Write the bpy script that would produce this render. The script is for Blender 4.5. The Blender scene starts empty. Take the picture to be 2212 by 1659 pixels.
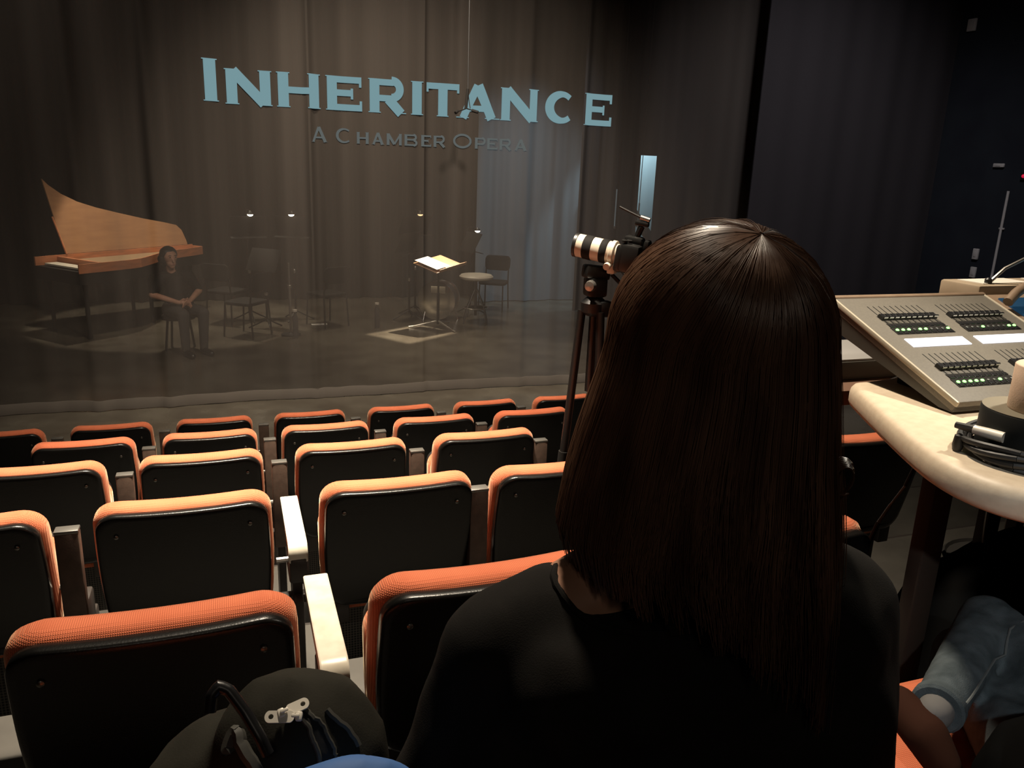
import bpy, bmesh, math, random
import numpy as np
from mathutils import Vector, Matrix, noise
from math import sin, cos, pi, radians as R_, sqrt
random.seed(4)
SC = bpy.context.scene
EZ = 2.34                                   # eye height above the stage floor

# ------------------------------------------------------------------ camera
def cam_axes(yaw, p, r):
    fw = Vector((sin(yaw)*cos(p), cos(yaw)*cos(p), -sin(p))); rt = Vector((cos(yaw), -sin(yaw), 0)); dn = fw.cross(rt)
    c, s = cos(r), sin(r)
    return c*rt + s*dn, -s*rt + c*dn, fw
rt, dn, fw = cam_axes(R_(19.73), R_(15.47), R_(-2.17))
cd = bpy.data.cameras.new('camera'); co = bpy.data.objects.new('camera', cd); SC.collection.objects.link(co)
m = Matrix((rt, -dn, -fw)).transposed().to_4x4(); m.translation = (0, 0, EZ); co.matrix_world = m
cd.sensor_width = 36; cd.lens = 36*1726.7/2212; cd.clip_start = 0.02
SC.camera = co
# ------------------------------------------------------------------ world, exposure
w = bpy.data.worlds.new('world'); SC.world = w; w.use_nodes = True
w.node_tree.nodes['Background'].inputs[0].default_value = (0.9, 0.8, 0.75, 1); w.node_tree.nodes['Background'].inputs[1].default_value = 0.0015
vs = SC.view_settings; vs.view_transform = 'Standard'; vs.look = 'None'; vs.exposure = 0; vs.gamma = 1; vs.use_curve_mapping = False
try:
    SC.cycles.use_denoising = True; SC.cycles.transparent_max_bounces = 24; SC.cycles.sample_clamp_indirect = 2.0; SC.cycles.max_bounces = 8
except Exception: pass
# ------------------------------------------------------------------ lamps of the hall, and added fill spots
def light(name, kind, loc, target, power, color, size=0.1, angle=60, blend=0.6):
    l = bpy.data.lights.new(name, kind); l.energy = power; l.color = color
    if kind == 'SPOT': l.spot_size = R_(angle); l.spot_blend = blend; l.shadow_soft_size = size
    else: l.size = size
    o = bpy.data.objects.new(name, l); SC.collection.objects.link(o)
    o.location = (loc[0], loc[1], loc[2]+EZ)
    d = Vector(target)-Vector(loc); o.rotation_euler = d.to_track_quat('-Z', 'Y').to_euler()
    return o
light('house_downlight', 'SPOT', (0.75, 2.75, 2.9), (0.65, 2.5, -1.2), 1050, (1, 0.85, 0.66), 0.18, 84, 0.9)
light('house_downlight_narrow', 'SPOT', (0.15, 2.9, 2.9), (0.15, 2.85, -1.2), 2700, (1, 0.87, 0.69), 0.12, 46, 1.0)
light('front_downlight', 'SPOT', (0.6, 6.1, 3.0), (1.7, 6.8, -2.3), 700, (1, 0.86, 0.67), 0.12, 95, 0.8)
light('scrim_fill', 'SPOT', (1.8, 3.9, 3.1), (1.8, 7.9, -1.3), 1450, (1, 0.85, 0.70), 0.2, 74, 1.0)  # added spot, stands in for the ambient light on the gauze
light('scrim_side_fill', 'SPOT', (-2.6, 4.4, 3.2), (-1.3, 7.9, -0.4), 300, (1, 0.87, 0.74), 0.2, 84, 1.0)  # added spot that lifts the left part of the gauze
light('side_fill', 'SPOT', (4.7, 4.4, 3.2), (6.3, 7.7, -1.0), 560, (1.0, 0.94, 0.97), 0.3, 75, 1.0)  # added fill for the side drape and right wall, no real fixture
light('rear_fill', 'SPOT', (-0.6, -3.0, 2.6), (0.4, 1.2, -0.7), 31, (1, 0.86, 0.7), 0.3, 60, 0.8)  # added fill from behind the viewpoint, brightens backs and hair
light('blue_stage_light', 'SPOT', (4.5, 10.6, 3.2), (4.85, 13.1, -1.35), 620, (0.74, 0.9, 1.0), 0.15, 50, 1.0)
light('blue_wing_light', 'SPOT', (6.9, 12.25, 1.6), (6.6, 12.7, -0.4), 430, (0.58, 0.86, 1.0), 0.05, 60, 0.5)
light('stage_downlight', 'SPOT', (2.2, 11.7, 3.0), (2.2, 11.9, -2.34), 600, (1, 0.84, 0.62), 0.3, 62, 0.7)
light('stage_edge_light', 'SPOT', (3.2, 9.2, 3.0), (2.9, 9.1, -2.34), 800, (1, 0.83, 0.62), 0.2, 46, 1.0)
light('harpsichord_light', 'SPOT', (-1.0, 9.4, 2.6), (-1.3, 11.7, -1.0), 420, (1, 0.84, 0.62), 0.1, 40, 0.8)
light('podium_spotlight', 'SPOT', (4.3, 12.3, 2.75), (2.69, 10.985, -1.5), 9000, (1, 0.84, 0.62), 0.0015, 16, 0.1)
light('stage_left_light', 'SPOT', (-0.7, 12.0, 3.2), (-0.7, 12.05, -2.34), 1000, (1, 0.86, 0.66), 0.06, 39, 0.12)
light('denim_fill', 'SPOT', (-0.6, -1.5, 1.4), (1.22, 0.90, -0.80), 170, (0.93, 0.98, 1.0), 0.04, 12, 0.9)  # added narrow spot, only there to brighten the denim leg
light('desk_lamp_light', 'SPOT', (1.50, 0.98, 0.16), (1.24, 1.05, -0.42), 19, (1, 0.90, 0.74), 0.02, 125, 0.8)

# ------------------------------------------------------------------ mesh kit
class MB:
    def __init__(s): s.v = []; s.f = []
    def add(s, vs, fs):
        n = len(s.v); s.v += [tuple(p) for p in vs]; s.f += [tuple(i+n for i in f) for f in fs]; return s
    def bm(s, b):
        b.verts.ensure_lookup_table(); b.verts.index_update()
        s.add([v.co[:] for v in b.verts], [[v.index for v in f.verts] for f in b.faces]); b.free(); return s
    def box(s, c, d, bev=0, rot=None, seg=2):
        b = bmesh.new(); bmesh.ops.create_cube(b, size=1)
        for v in b.verts: v.co = Vector((v.co.x*d[0], v.co.y*d[1], v.co.z*d[2]))
        if bev: bmesh.ops.bevel(b, geom=b.edges[:], offset=bev, segments=seg, profile=0.5, affect='EDGES')
        M = Matrix.Translation(c) @ (rot.to_4x4() if rot is not None else Matrix.Identity(4))
        for v in b.verts: v.co = M @ v.co
        return s.bm(b)
    def tube(s, pts, r, n=8, cap=True):
        P = [Vector(p) for p in pts]; rr = r if isinstance(r, (list, tuple)) else [r]*len(P)
        vs = []; up = None
        for i, p in enumerate(P):
            t = (P[min(i+1, len(P)-1)] - P[max(i-1, 0)])
            t = t.normalized() if t.length > 1e-9 else Vector((0, 0, 1))
            if up is None: up = t.orthogonal().normalized()
            up = (up - t*up.dot(t)); up = up.normalized() if up.length > 1e-6 else t.orthogonal().normalized()
            q = t.cross(up)
            for k in range(n):
                a = 2*pi*k/n; vs.append(p + up*(cos(a)*rr[i]) + q*(sin(a)*rr[i]))
        fs = [(i*n+k, i*n+(k+1) % n, (i+1)*n+(k+1) % n, (i+1)*n+k) for i in range(len(P)-1) for k in range(n)]
        if cap: fs += [tuple(range(n))[::-1], tuple(range((len(P)-1)*n, len(P)*n))]
        return s.add(vs, fs)
    def lathe(s, prof, n=24, at=(0, 0, 0), axis=None):
        vs = []; A = Vector(at); Q = Vector((0, 0, 1)).rotation_difference(Vector(axis).normalized()).to_matrix() if axis is not None else Matrix.Identity(3)
        for (r, z) in prof:
            for k in range(n):
                a = 2*pi*k/n; vs.append(A + Q @ Vector((r*cos(a), r*sin(a), z)))
        fs = [(i*n+k, i*n+(k+1) % n, (i+1)*n+(k+1) % n, (i+1)*n+k) for i in range(len(prof)-1) for k in range(n)]
        if prof[0][0] > 1e-6: fs.append(tuple(range(n))[::-1])
        if prof[-1][0] > 1e-6: fs.append(tuple(range((len(prof)-1)*n, len(prof)*n)))
        return s.add(vs, fs)
    def rings(s, rings, cap=True, closed=True):
        n = len(rings[0]); vs = [p for r in rings for p in r]
        K = n if closed else n-1
        fs = [(i*n+k, i*n+(k+1) % n, (i+1)*n+(k+1) % n, (i+1)*n+k) for i in range(len(rings)-1) for k in range(K)]
        if cap: fs += [tuple(range(n))[::-1], tuple(range((len(rings)-1)*n, len(rings)*n))]
        return s.add(vs, fs)
    def slab(s, outline, y0, y1, bev, fn=None, ins=None):
        """outline in xz (counter-clockwise), thickness y0..y1 with rounded rims; rings shrink towards the outline's centre"""
        cx = sum(p[0] for p in outline)/len(outline); cz = sum(p[1] for p in outline)/len(outline)
        W = max(abs(p[0]-cx) for p in outline); H = max(abs(p[1]-cz) for p in outline)
        rs = []
        for (sh, y) in [(bev*2.2, y0), (bev, y0), (bev*.3, y0+bev*.3), (0, y0+bev), (0, y1-bev), (bev*.3, y1-bev*.3), (bev, y1), (bev*2.2, y1)]:
            rs.append([(cx+(p[0]-cx)*(1-sh/W), y, cz+(p[1]-cz)*(1-sh/H)) for p in outline])
        if fn: rs = [[fn(*p) for p in r] for r in rs]
        return s.rings(rs)
    def ball(s, c, r, sub=2):
        b = bmesh.new(); bmesh.ops.create_icosphere(b, subdivisions=sub, radius=1)
        r = r if isinstance(r, (tuple, list)) else (r, r, r)
        for v in b.verts: v.co = Vector((v.co.x*r[0]+c[0], v.co.y*r[1]+c[1], v.co.z*r[2]+c[2]))
        return s.bm(b)
    def limb(s, pts, radii, sub=2):
        for i in range(len(pts)-1):
            a, b = Vector(pts[i]), Vector(pts[i+1]); n = max(2, int((b-a).length/(0.35*min(radii[i], radii[i+1])))+1)
            for k in range(n+1):
                t = k/n
                if k == 0 and i > 0: continue
                s.ball(a.lerp(b, t), radii[i]*(1-t)+radii[i+1]*t, sub)
        return s
    def mesh(s, name, mat, smooth=True, ang=38):
        me = bpy.data.meshes.new(name); me.from_pydata(s.v, [], s.f); me.update()
        b = bmesh.new(); b.from_mesh(me); bmesh.ops.recalc_face_normals(b, faces=b.faces); b.to_mesh(me); b.free()
        if mat: me.materials.append(mat)
        if smooth:
            me.polygons.foreach_set('use_smooth', [True]*len(me.polygons))
            try: me.set_sharp_from_angle(angle=R_(ang))
            except Exception: pass
        return me
    def build(s, name, mat, parent=None, loc=None, smooth=True, ang=38, rz=0):
        o = bpy.data.objects.new(name, s.mesh(name, mat, smooth, ang)); SC.collection.objects.link(o)
        if parent: o.parent = parent
        o.location = (loc if loc is not None else (0, 0, 0)) if parent else ((loc[0], loc[1], loc[2]+EZ) if loc is not None else (0, 0, EZ))
        if rz: o.rotation_euler.z = rz
        return o
    def fused(s, name, mat, parent=None, loc=None, voxel=0.01, smooth=6, subd=0, fn=None):
        """one continuous skin around everything added so far"""
        me = s.mesh('tmp', None); o = bpy.data.objects.new('tmp', me); SC.collection.objects.link(o)
        r = o.modifiers.new('r', 'REMESH'); r.mode = 'VOXEL'; r.voxel_size = voxel
        q = o.modifiers.new('s', 'SMOOTH'); q.iterations = smooth; q.factor = 0.5
        dg = bpy.context.evaluated_depsgraph_get(); dg.update(); ev = o.evaluated_get(dg)
        out = bpy.data.meshes.new_from_object(ev); bpy.data.objects.remove(o); bpy.data.meshes.remove(me)
        out.name = name; out.materials.clear(); out.materials.append(mat)
        if fn:
            for v in out.vertices: v.co = fn(v.co)
        out.polygons.foreach_set('use_smooth', [True]*len(out.polygons))
        o = bpy.data.objects.new(name, out); SC.collection.objects.link(o)
        if parent: o.parent = parent
        o.location = (loc if loc is not None else (0, 0, 0)) if parent else ((loc[0], loc[1], loc[2]+EZ) if loc is not None else (0, 0, EZ))
        return o
def near(o):
    from mathutils.bvhtree import BVHTree
    T = BVHTree.FromPolygons([v.co for v in o.data.vertices], [p.vertices for p in o.data.polygons])
    def f(p, lift=0.0):
        c, n, i, d = T.find_nearest(p); return c+n*lift
    return f
def tag(o, label=None, cat=None, group=None, kind=None):
    if label: o['label'] = label
    if cat: o['category'] = cat
    if group: o['group'] = group
    if kind: o['kind'] = kind
    return o
def thing(name, label, cat, loc=(0, 0, 0), group=None, rz=0):
    o = bpy.data.objects.new(name, None); SC.collection.objects.link(o); o.empty_display_size = 0.1
    o.location = (loc[0], loc[1], loc[2]+EZ); o.rotation_euler.z = rz
    return tag(o, label, cat, group)
def copy_tree(o, parent=None):
    c = o.copy(); SC.collection.objects.link(c)
    if parent: c.parent = parent
    for ch in o.children: copy_tree(ch, c)
    return c

# ------------------------------------------------------------------ materials
def mat(name, col, rough=0.6, metal=0, spec=0.5, emit=None, es=0, coat=0):
    m = bpy.data.materials.new(name); m.use_nodes = True; b = m.node_tree.nodes['Principled BSDF']
    b.inputs['Base Color'].default_value = (*col, 1); b.inputs['Roughness'].default_value = rough; b.inputs['Metallic'].default_value = metal
    b.inputs['Specular IOR Level'].default_value = spec; b.inputs['Coat Weight'].default_value = coat
    if emit: b.inputs['Emission Color'].default_value = (*emit, 1); b.inputs['Emission Strength'].default_value = es
    return m
def nd(m, t, **k):
    n = m.node_tree.nodes.new(t)
    for a, v in k.items(): setattr(n, a, v)
    return n
def grain(m, col2, scale=8, detail=4, bump=0.0, bscale=None, stretch=(1, 1, 1), fac=(0.35, 0.65), rough_var=0):
    """noise mottling between the base colour and col2, optional fine relief"""
    L = m.node_tree.links; b = m.node_tree.nodes['Principled BSDF']; c1 = b.inputs['Base Color'].default_value[:]
    tc = nd(m, 'ShaderNodeTexCoord'); mp = nd(m, 'ShaderNodeMapping'); mp.inputs['Scale'].default_value = stretch
    L.new(tc.outputs['Object'], mp.inputs['Vector'])
    n = nd(m, 'ShaderNodeTexNoise'); n.inputs['Scale'].default_value = scale; n.inputs['Detail'].default_value = detail
    L.new(mp.outputs[0], n.inputs['Vector'])
    cr = nd(m, 'ShaderNodeValToRGB'); cr.color_ramp.elements[0].position, cr.color_ramp.elements[1].position = fac
    cr.color_ramp.elements[0].color = c1; cr.color_ramp.elements[1].color = (*col2, 1)
    L.new(n.outputs['Fac'], cr.inputs[0]); L.new(cr.outputs[0], b.inputs['Base Color'])
    if bump:
        n2 = nd(m, 'ShaderNodeTexNoise'); n2.inputs['Scale'].default_value = bscale or scale*6; n2.inputs['Detail'].default_value = 3
        L.new(mp.outputs[0], n2.inputs['Vector'])
        bu = nd(m, 'ShaderNodeBump'); bu.inputs['Strength'].default_value = bump; bu.inputs['Distance'].default_value = 0.005
        L.new(n2.outputs['Fac'], bu.inputs['Height']); L.new(bu.outputs[0], b.inputs['Normal'])
    return m
def weave(m, col2, pitch):
    """coarse plain weave: two crossed waves give relief and darker gaps"""
    L = m.node_tree.links; b = m.node_tree.nodes['Principled BSDF']; c1 = b.inputs['Base Color'].default_value[:]
    tc = nd(m, 'ShaderNodeTexCoord'); hs = []
    for d in ('X', 'Z', 'Y'):
        wv = nd(m, 'ShaderNodeTexWave', bands_direction=d); wv.inputs['Scale'].default_value = 0.314/pitch
        L.new(tc.outputs['Object'], wv.inputs['Vector']); hs.append(wv)
    mx = nd(m, 'ShaderNodeMath', operation='MULTIPLY'); mx2 = nd(m, 'ShaderNodeMath', operation='ADD')
    L.new(hs[1].outputs['Fac'], mx2.inputs[0]); L.new(hs[2].outputs['Fac'], mx2.inputs[1])
    L.new(hs[0].outputs['Fac'], mx.inputs[0]); L.new(mx2.outputs[0], mx.inputs[1])
    no = nd(m, 'ShaderNodeTexNoise'); no.inputs['Scale'].default_value = 9; L.new(tc.outputs['Object'], no.inputs['Vector'])
    ad = nd(m, 'ShaderNodeMath', operation='MULTIPLY_ADD'); L.new(mx.outputs[0], ad.inputs[0]); ad.inputs[1].default_value = 0.55
    sc = nd(m, 'ShaderNodeMath', operation='MULTIPLY'); L.new(no.outputs['Fac'], sc.inputs[0]); sc.inputs[1].default_value = 0.6; L.new(sc.outputs[0], ad.inputs[2])
    cr = nd(m, 'ShaderNodeValToRGB'); cr.color_ramp.elements[0].color = (*col2, 1); cr.color_ramp.elements[1].color = c1
    cr.color_ramp.elements[0].position = 0.15; cr.color_ramp.elements[1].position = 0.75
    L.new(ad.outputs[0], cr.inputs[0]); L.new(cr.outputs[0], b.inputs['Base Color'])
    bu = nd(m, 'ShaderNodeBump'); bu.inputs['Strength'].default_value = 0.5; bu.inputs['Distance'].default_value = 0.0012
    L.new(mx.outputs[0], bu.inputs['Height']); L.new(bu.outputs[0], b.inputs['Normal'])
    return m
def streaks(m, scale, lo, hi):
    """vertical cloth streaks, x only"""
    L = m.node_tree.links
    tc = nd(m, 'ShaderNodeTexCoord'); mp = nd(m, 'ShaderNodeMapping'); mp.inputs['Scale'].default_value = (scale, 0.0, scale*0.015)
    L.new(tc.outputs['Object'], mp.inputs['Vector'])
    n = nd(m, 'ShaderNodeTexNoise'); n.inputs['Scale'].default_value = 1; n.inputs['Detail'].default_value = 3; L.new(mp.outputs[0], n.inputs['Vector'])
    mr = nd(m, 'ShaderNodeMapRange'); mr.inputs['From Min'].default_value = 0.3; mr.inputs['From Max'].default_value = 0.7
    mr.inputs['To Min'].default_value = lo; mr.inputs['To Max'].default_value = hi; L.new(n.outputs['Fac'], mr.inputs['Value'])
    return mr

M = {}
M['orange'] = weave(mat('orange_fabric', (0.72, 0.20, 0.098), 0.85, spec=0.15), (0.47, 0.11, 0.05), 0.0034)
ob = M['orange'].node_tree.nodes['Principled BSDF']; ob.inputs['Sheen Weight'].default_value = 0.45; ob.inputs['Sheen Roughness'].default_value = 0.35; ob.inputs['Sheen Tint'].default_value = (1, 0.82, 0.55, 1)
M['black_panel'] = mat('black_plastic', (0.0042, 0.0041, 0.0038), 0.3, spec=0.4)
grain(M['black_panel'], (0.0052, 0.0051, 0.0047), 60, 2, 0.08, 300)
M['screw'] = mat('screw_steel', (0.2, 0.19, 0.17), 0.35, 1)
M['pan'] = mat('seat_pan', (0.012, 0.011, 0.01), 0.5)
M['arm_back'] = grain(mat('arm_wood', (0.085, 0.055, 0.04), 0.5), (0.06, 0.038, 0.028), 30, 4, 0.05)
M['arm_top'] = grain(mat('arm_lacquer', (0.60, 0.56, 0.46), 0.35, spec=0.6), (0.5, 0.46, 0.37), 24, 3)
M['frame'] = mat('seat_frame', (0.03, 0.025, 0.022), 0.45)
M['beam'] = mat('beam_steel', (0.22, 0.21, 0.19), 0.35, 0.7)
M['tier'] = grain(mat('tier_paint', (0.055, 0.05, 0.042), 0.6), (0.04, 0.036, 0.03), 6, 5, 0.06)
M['stage'] = grain(mat('stage_paint', (0.10, 0.088, 0.068), 0.22), (0.06, 0.05, 0.038), 2.5, 6, 0.03, 40)
M['stage'].node_tree.nodes['Principled BSDF'].inputs['Specular IOR Level'].default_value = 0.35
M['wall'] = grain(mat('wall_paint', (0.012, 0.015, 0.02), 0.8, spec=0.2), (0.009, 0.011, 0.016), 3, 4, 0.05)
M['ceil'] = mat('ceiling_paint', (0.008, 0.008, 0.009), 0.9, spec=0.1)
M['drape'] = mat('drape_wool', (0.026, 0.024, 0.026), 0.95, spec=0.05)
M['backdrop'] = mat('backdrop_cloth', (0.03, 0.027, 0.024), 0.95, spec=0.05)
M['bluecloth'] = mat('pale_drape', (0.16, 0.17, 0.18), 0.95, spec=0.05)
M['panel'] = mat('panel_paint', (0.55, 0.6, 0.6), 0.7)
M['wallplate'] = mat('plate_plastic', (0.32, 0.31, 0.3), 0.5)
M['red_led'] = mat('red_led', (0.3, 0, 0.02), 0.5, emit=(1, 0.02, 0.08), es=0.5)
M['black'] = mat('black_metal', (0.01, 0.0095, 0.009), 0.4)
M['matte_black'] = mat('matte_black', (0.012, 0.011, 0.01), 0.75, spec=0.2)
M['chrome'] = mat('chrome', (0.7, 0.68, 0.64), 0.18, 1)
M['steel'] = mat('dull_steel', (0.45, 0.43, 0.39), 0.35, 0.9)
M['lid'] = grain(mat('lid_wood', (0.35, 0.18, 0.085), 0.5), (0.31, 0.155, 0.075), 3, 4, 0.03, 40, (1, 1, 6))
M['case'] = grain(mat('case_wood', (0.60, 0.22, 0.10), 0.45), (0.42, 0.17, 0.08), 4, 4, 0, None, (1, 1, 6))
M['sound'] = mat('soundboard_wood', (0.30, 0.2, 0.11), 0.55)
M['ivory'] = mat('key_ivory', (0.6, 0.55, 0.45), 0.4)
M['paper'] = mat('paper', (0.8, 0.76, 0.68), 0.8)
M['glow'] = mat('lamp_glow', (1, 0.9, 0.7), 0.5, emit=(1, 0.88, 0.68), es=14)
M['glow_warm'] = mat('lamp_glow_warm', (1, 0.7, 0.4), 0.5, emit=(1, 0.6, 0.3), es=2.4)
M['lens_white'] = mat('lens_enamel', (0.75, 0.66, 0.53), 0.4)
M['console'] = grain(mat('console_grey', (0.15, 0.136, 0.112), 0.55), (0.13, 0.118, 0.098), 220, 2, 0.12, 900)
M['console_trim'] = mat('console_trim', (0.46, 0.41, 0.32), 0.4)
M['console_side'] = mat('console_side', (0.07, 0.066, 0.055), 0.55)
M['slot'] = mat('slot_black', (0.004, 0.004, 0.004), 0.6)
M['cap'] = mat('fader_black', (0.012, 0.012, 0.013), 0.35)
M['cap_line'] = mat('fader_grey', (0.75, 0.73, 0.69), 0.35)  # bright tone puts the caps' highlights into the line colour
M['led_on'] = mat('led_green', (0.1, 0.8, 0.1), 0.4, emit=(0.30, 1.0, 0.22), es=2.6)
M['led_off'] = mat('led_off', (0.07, 0.075, 0.07), 0.4)
M['lcd'] = mat('lcd_white', (0.8, 0.8, 0.9), 0.3, emit=(0.86, 0.88, 1.0), es=1.25)
M['screen'] = mat('screen_blue', (0.05, 0.2, 0.3), 0.3, emit=(0.08, 0.5, 0.75), es=1.4)
M['screen_dim'] = mat('screen_navy', (0.01, 0.03, 0.06), 0.2, emit=(0.012, 0.05, 0.1), es=0.6)
M['bezel'] = grain(mat('bezel_brown', (0.27, 0.19, 0.13), 0.45), (0.24, 0.165, 0.11), 30, 3)
M['beige'] = grain(mat('console_beige', (0.42, 0.33, 0.235), 0.5), (0.38, 0.3, 0.21), 20, 3)
M['desk'] = grain(mat('desk_laminate', (0.66, 0.55, 0.41), 0.5), (0.6, 0.49, 0.36), 60, 3, 0.03, 300)
M['leg_brown'] = mat('table_leg_brown', (0.022, 0.016, 0.012), 0.6, spec=0.2)
M['tape_white'] = grain(mat('tape_cream', (0.68, 0.5, 0.37), 0.7), (0.62, 0.45, 0.33), 60, 3, 0.1, 300)
M['tape_core'] = mat('cardboard', (0.36, 0.13, 0.07), 0.8)
M['tape_black'] = mat('tape_black', (0.012, 0.013, 0.012), 0.6, spec=0.3)
M['tape_rim'] = mat('tape_rim', (0.2, 0.175, 0.125), 0.55)
M['black_wool'] = mat('black_wool', (0.0045, 0.0045, 0.0045), 1.0, spec=0.0)
M['cable'] = mat('cable_rubber', (0.018, 0.017, 0.016), 0.5)
M['skin'] = grain(mat('skin', (0.50, 0.27, 0.175), 0.5, spec=0.35), (0.44, 0.23, 0.15), 14, 4)
M['shirt'] = grain(mat('black_cotton', (0.021, 0.019, 0.0175), 0.95, spec=0.1), (0.015, 0.014, 0.013), 18, 4, 0.12, 700)
M['denim'] = grain(mat('denim', (0.075, 0.092, 0.10), 0.9, spec=0.1), (0.045, 0.057, 0.062), 30, 5, 0.35, 600)
M['seam'] = mat('denim_thread', (0.09, 0.10, 0.10), 0.9)
M['trouser_grey'] = mat('grey_cotton', (0.05, 0.046, 0.042), 0.9)
M['bag'] = grain(mat('bag_nylon', (0.030, 0.028, 0.022), 0.9, spec=0.12), (0.021, 0.0195, 0.015), 14, 4, 0.1, 500)
M['bag_dark'] = mat('bag_mesh', (0.004, 0.004, 0.004), 0.8)
M['bag_pipe'] = mat('bag_piping', (0.05, 0.048, 0.04), 0.6)
M['silver'] = mat('zip_silver', (0.85, 0.80, 0.70), 0.45, 0.1)
M['blue'] = mat('blue_fabric', (0.06, 0.16, 0.42), 0.7)
M['cymbal'] = mat('pale_seat', (0.55, 0.5, 0.42), 0.5)
M['drumhead'] = mat('drum_head', (0.75, 0.68, 0.55), 0.6)
M['drumshell'] = mat('drum_shell', (0.03, 0.02, 0.018), 0.3)
M['cello'] = mat('shoe_black', (0.008, 0.008, 0.008), 0.35)
def hair_mat(name, c1, c2):
    m = mat(name, c1, 0.34, spec=0.6); return grain(m, c2, 10, 3, 0, None, (3, 3, 0.4))
M['hair'] = hair_mat('brown_hair', (0.185, 0.098, 0.06), (0.085, 0.04, 0.024))
M['hair_dark'] = mat('dark_hair', (0.01, 0.007, 0.006), 0.45)
# scrim gauze: open weave, partly clear, denser along its creases
g = bpy.data.materials.new('scrim_gauze'); g.use_nodes = True; T = g.node_tree; T.nodes.clear()
out = nd(g, 'ShaderNodeOutputMaterial'); mx = nd(g, 'ShaderNodeMixShader'); tr = nd(g, 'ShaderNodeBsdfTransparent'); df = nd(g, 'ShaderNodeBsdfDiffuse'); tl = nd(g, 'ShaderNodeBsdfTranslucent'); m2 = nd(g, 'ShaderNodeMixShader')
df.inputs[0].default_value = (0.115, 0.1, 0.088, 1); tl.inputs[0].default_value = (0.06, 0.052, 0.045, 1); m2.inputs[0].default_value = 0.25
T.links.new(df.outputs[0], m2.inputs[1]); T.links.new(tl.outputs[0], m2.inputs[2])
s_ = streaks(g, 2.6, 0.30, 0.58); T.links.new(s_.outputs[0], mx.inputs[0])
T.links.new(tr.outputs[0], mx.inputs[1]); T.links.new(m2.outputs[0], mx.inputs[2]); T.links.new(mx.outputs[0], out.inputs[0])
M['scrim'] = g
M['hem'] = mat('scrim_hem', (0.115, 0.1, 0.085), 0.9, spec=0.1)
M['title'] = mat('projected_light', (0, 0, 0), 1, spec=0, emit=(0.235, 0.40, 0.44), es=0.74)  # emission of the letters replaces a projector's light
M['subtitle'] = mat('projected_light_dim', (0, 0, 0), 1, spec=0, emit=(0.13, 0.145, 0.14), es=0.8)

# ------------------------------------------------------------------ room shell (eye-relative heights, stage floor at -2.34)
F = -2.34
ROW_Y = [0.425, 1.2846, 2.144, 3.0116, 3.871, 4.741]          # back line of each row of seats: front-of-camera row first
ROW_Z = [-1.405, -1.5806, -1.7436, -1.931, -2.134, F]          # floor under each row
def struct(mb, name, m, smooth=False): return tag(mb.build(name, m, smooth=smooth), kind='structure')
struct(MB().box((0, 9.7, F-0.06), (16.2, 11.0, 0.12)), 'floor', M['stage'])
ft = bpy.data.objects.new('floor_tiers', None); SC.collection.objects.link(ft); ft.location = (0, 0, EZ); tag(ft, kind='structure')
prev = ROW_Y[0]-0.95
for i, (y, z) in enumerate([(-1.2, -1.19)] + list(zip(ROW_Y, ROW_Z))[:-1]):
    y0 = -3.4 if i == 0 else ROW_Y[i-1]-0.2; y1 = ROW_Y[i]-0.2
    MB().box((0, (y0+y1)/2, (z+F-0.1)/2), (16.0, y1-y0, z-F+0.1), 0.006).build('tier', M['tier'], ft, smooth=False)
    MB().box((0, y1+0.004, z-0.018), (15.9, 0.03, 0.03), 0.005).build('nosing', M['beam'] if i == 9 else M['frame'], ft, smooth=False)
struct(MB().box((8.1, 5.4, 0.5), (0.2, 17.8, 6.0)), 'wall_right', M['wall'])
struct(MB().box((-8.1, 5.4, 0.5), (0.2, 17.8, 6.0)), 'wall_left', M['wall'])
struct(MB().box((0, 14.3, 0.5), (16.4, 0.2, 6.0)), 'wall_back', M['wall'])
struct(MB().box((0, -3.5, 0.5), (16.4, 0.2, 6.0)), 'wall_rear', M['wall'])
struct(MB().box((0, 5.4, 3.55), (16.4, 18.0, 0.2)), 'ceiling', M['ceil'])

# ------------------------------------------------------------------ drapes and scrim
SY = 7.9
def pleat(x, k=1.0):
    d = 0.0
    for (a, wl, ph) in ((0.012, 0.9, 0.3), (0.008, 0.37, 1.1), (0.005, 0.21, 2.0)): d += a*sin(2*pi*x/wl+ph)
    for (x0, w_, h_) in ((0.76, 0.035, 0.05), (1.83, 0.025, 0.035), (2.9, 0.05, 0.04), (-0.6, 0.05, 0.05), (3.5, 0.04, 0.04), (-1.2, 0.06, 0.04)):
        d -= h_*math.exp(-((x-x0)/w_)**2)
    return d*k
def cloth(x0, x1, z0, z1, y, fn, nx, nz, mb=None, th=0):
    mb = mb or MB(); vs = []; fs = []
    for j in range(nz+1):
        for i in range(nx+1):
            x = x0+(x1-x0)*i/nx; z = z0+(z1-z0)*j/nz; vs.append((x, y+fn(x, z), z))
    for j in range(nz):
        for i in range(nx): a = j*(nx+1)+i; fs.append((a, a+1, a+nx+2, a+nx+1))
    return mb.add(vs, fs)
def scrim_fn(x, z):
    t = min(1, max(0, (z-F)/1.6)); return pleat(x)*(0.65+0.35*t) + 0.02*sin(x*3+1)*(1-t) - 0.03*(1-t)
scr = thing('scrim_curtain', 'sheer grey-brown gauze curtain hanging across the whole stage front', 'curtain', (0, 0, 0))
cloth(-7.9, 5.95, F+0.10, 3.4, SY, scrim_fn, 700, 16).build('gauze', M['scrim'], scr)
hem = MB(); rs = []
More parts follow.
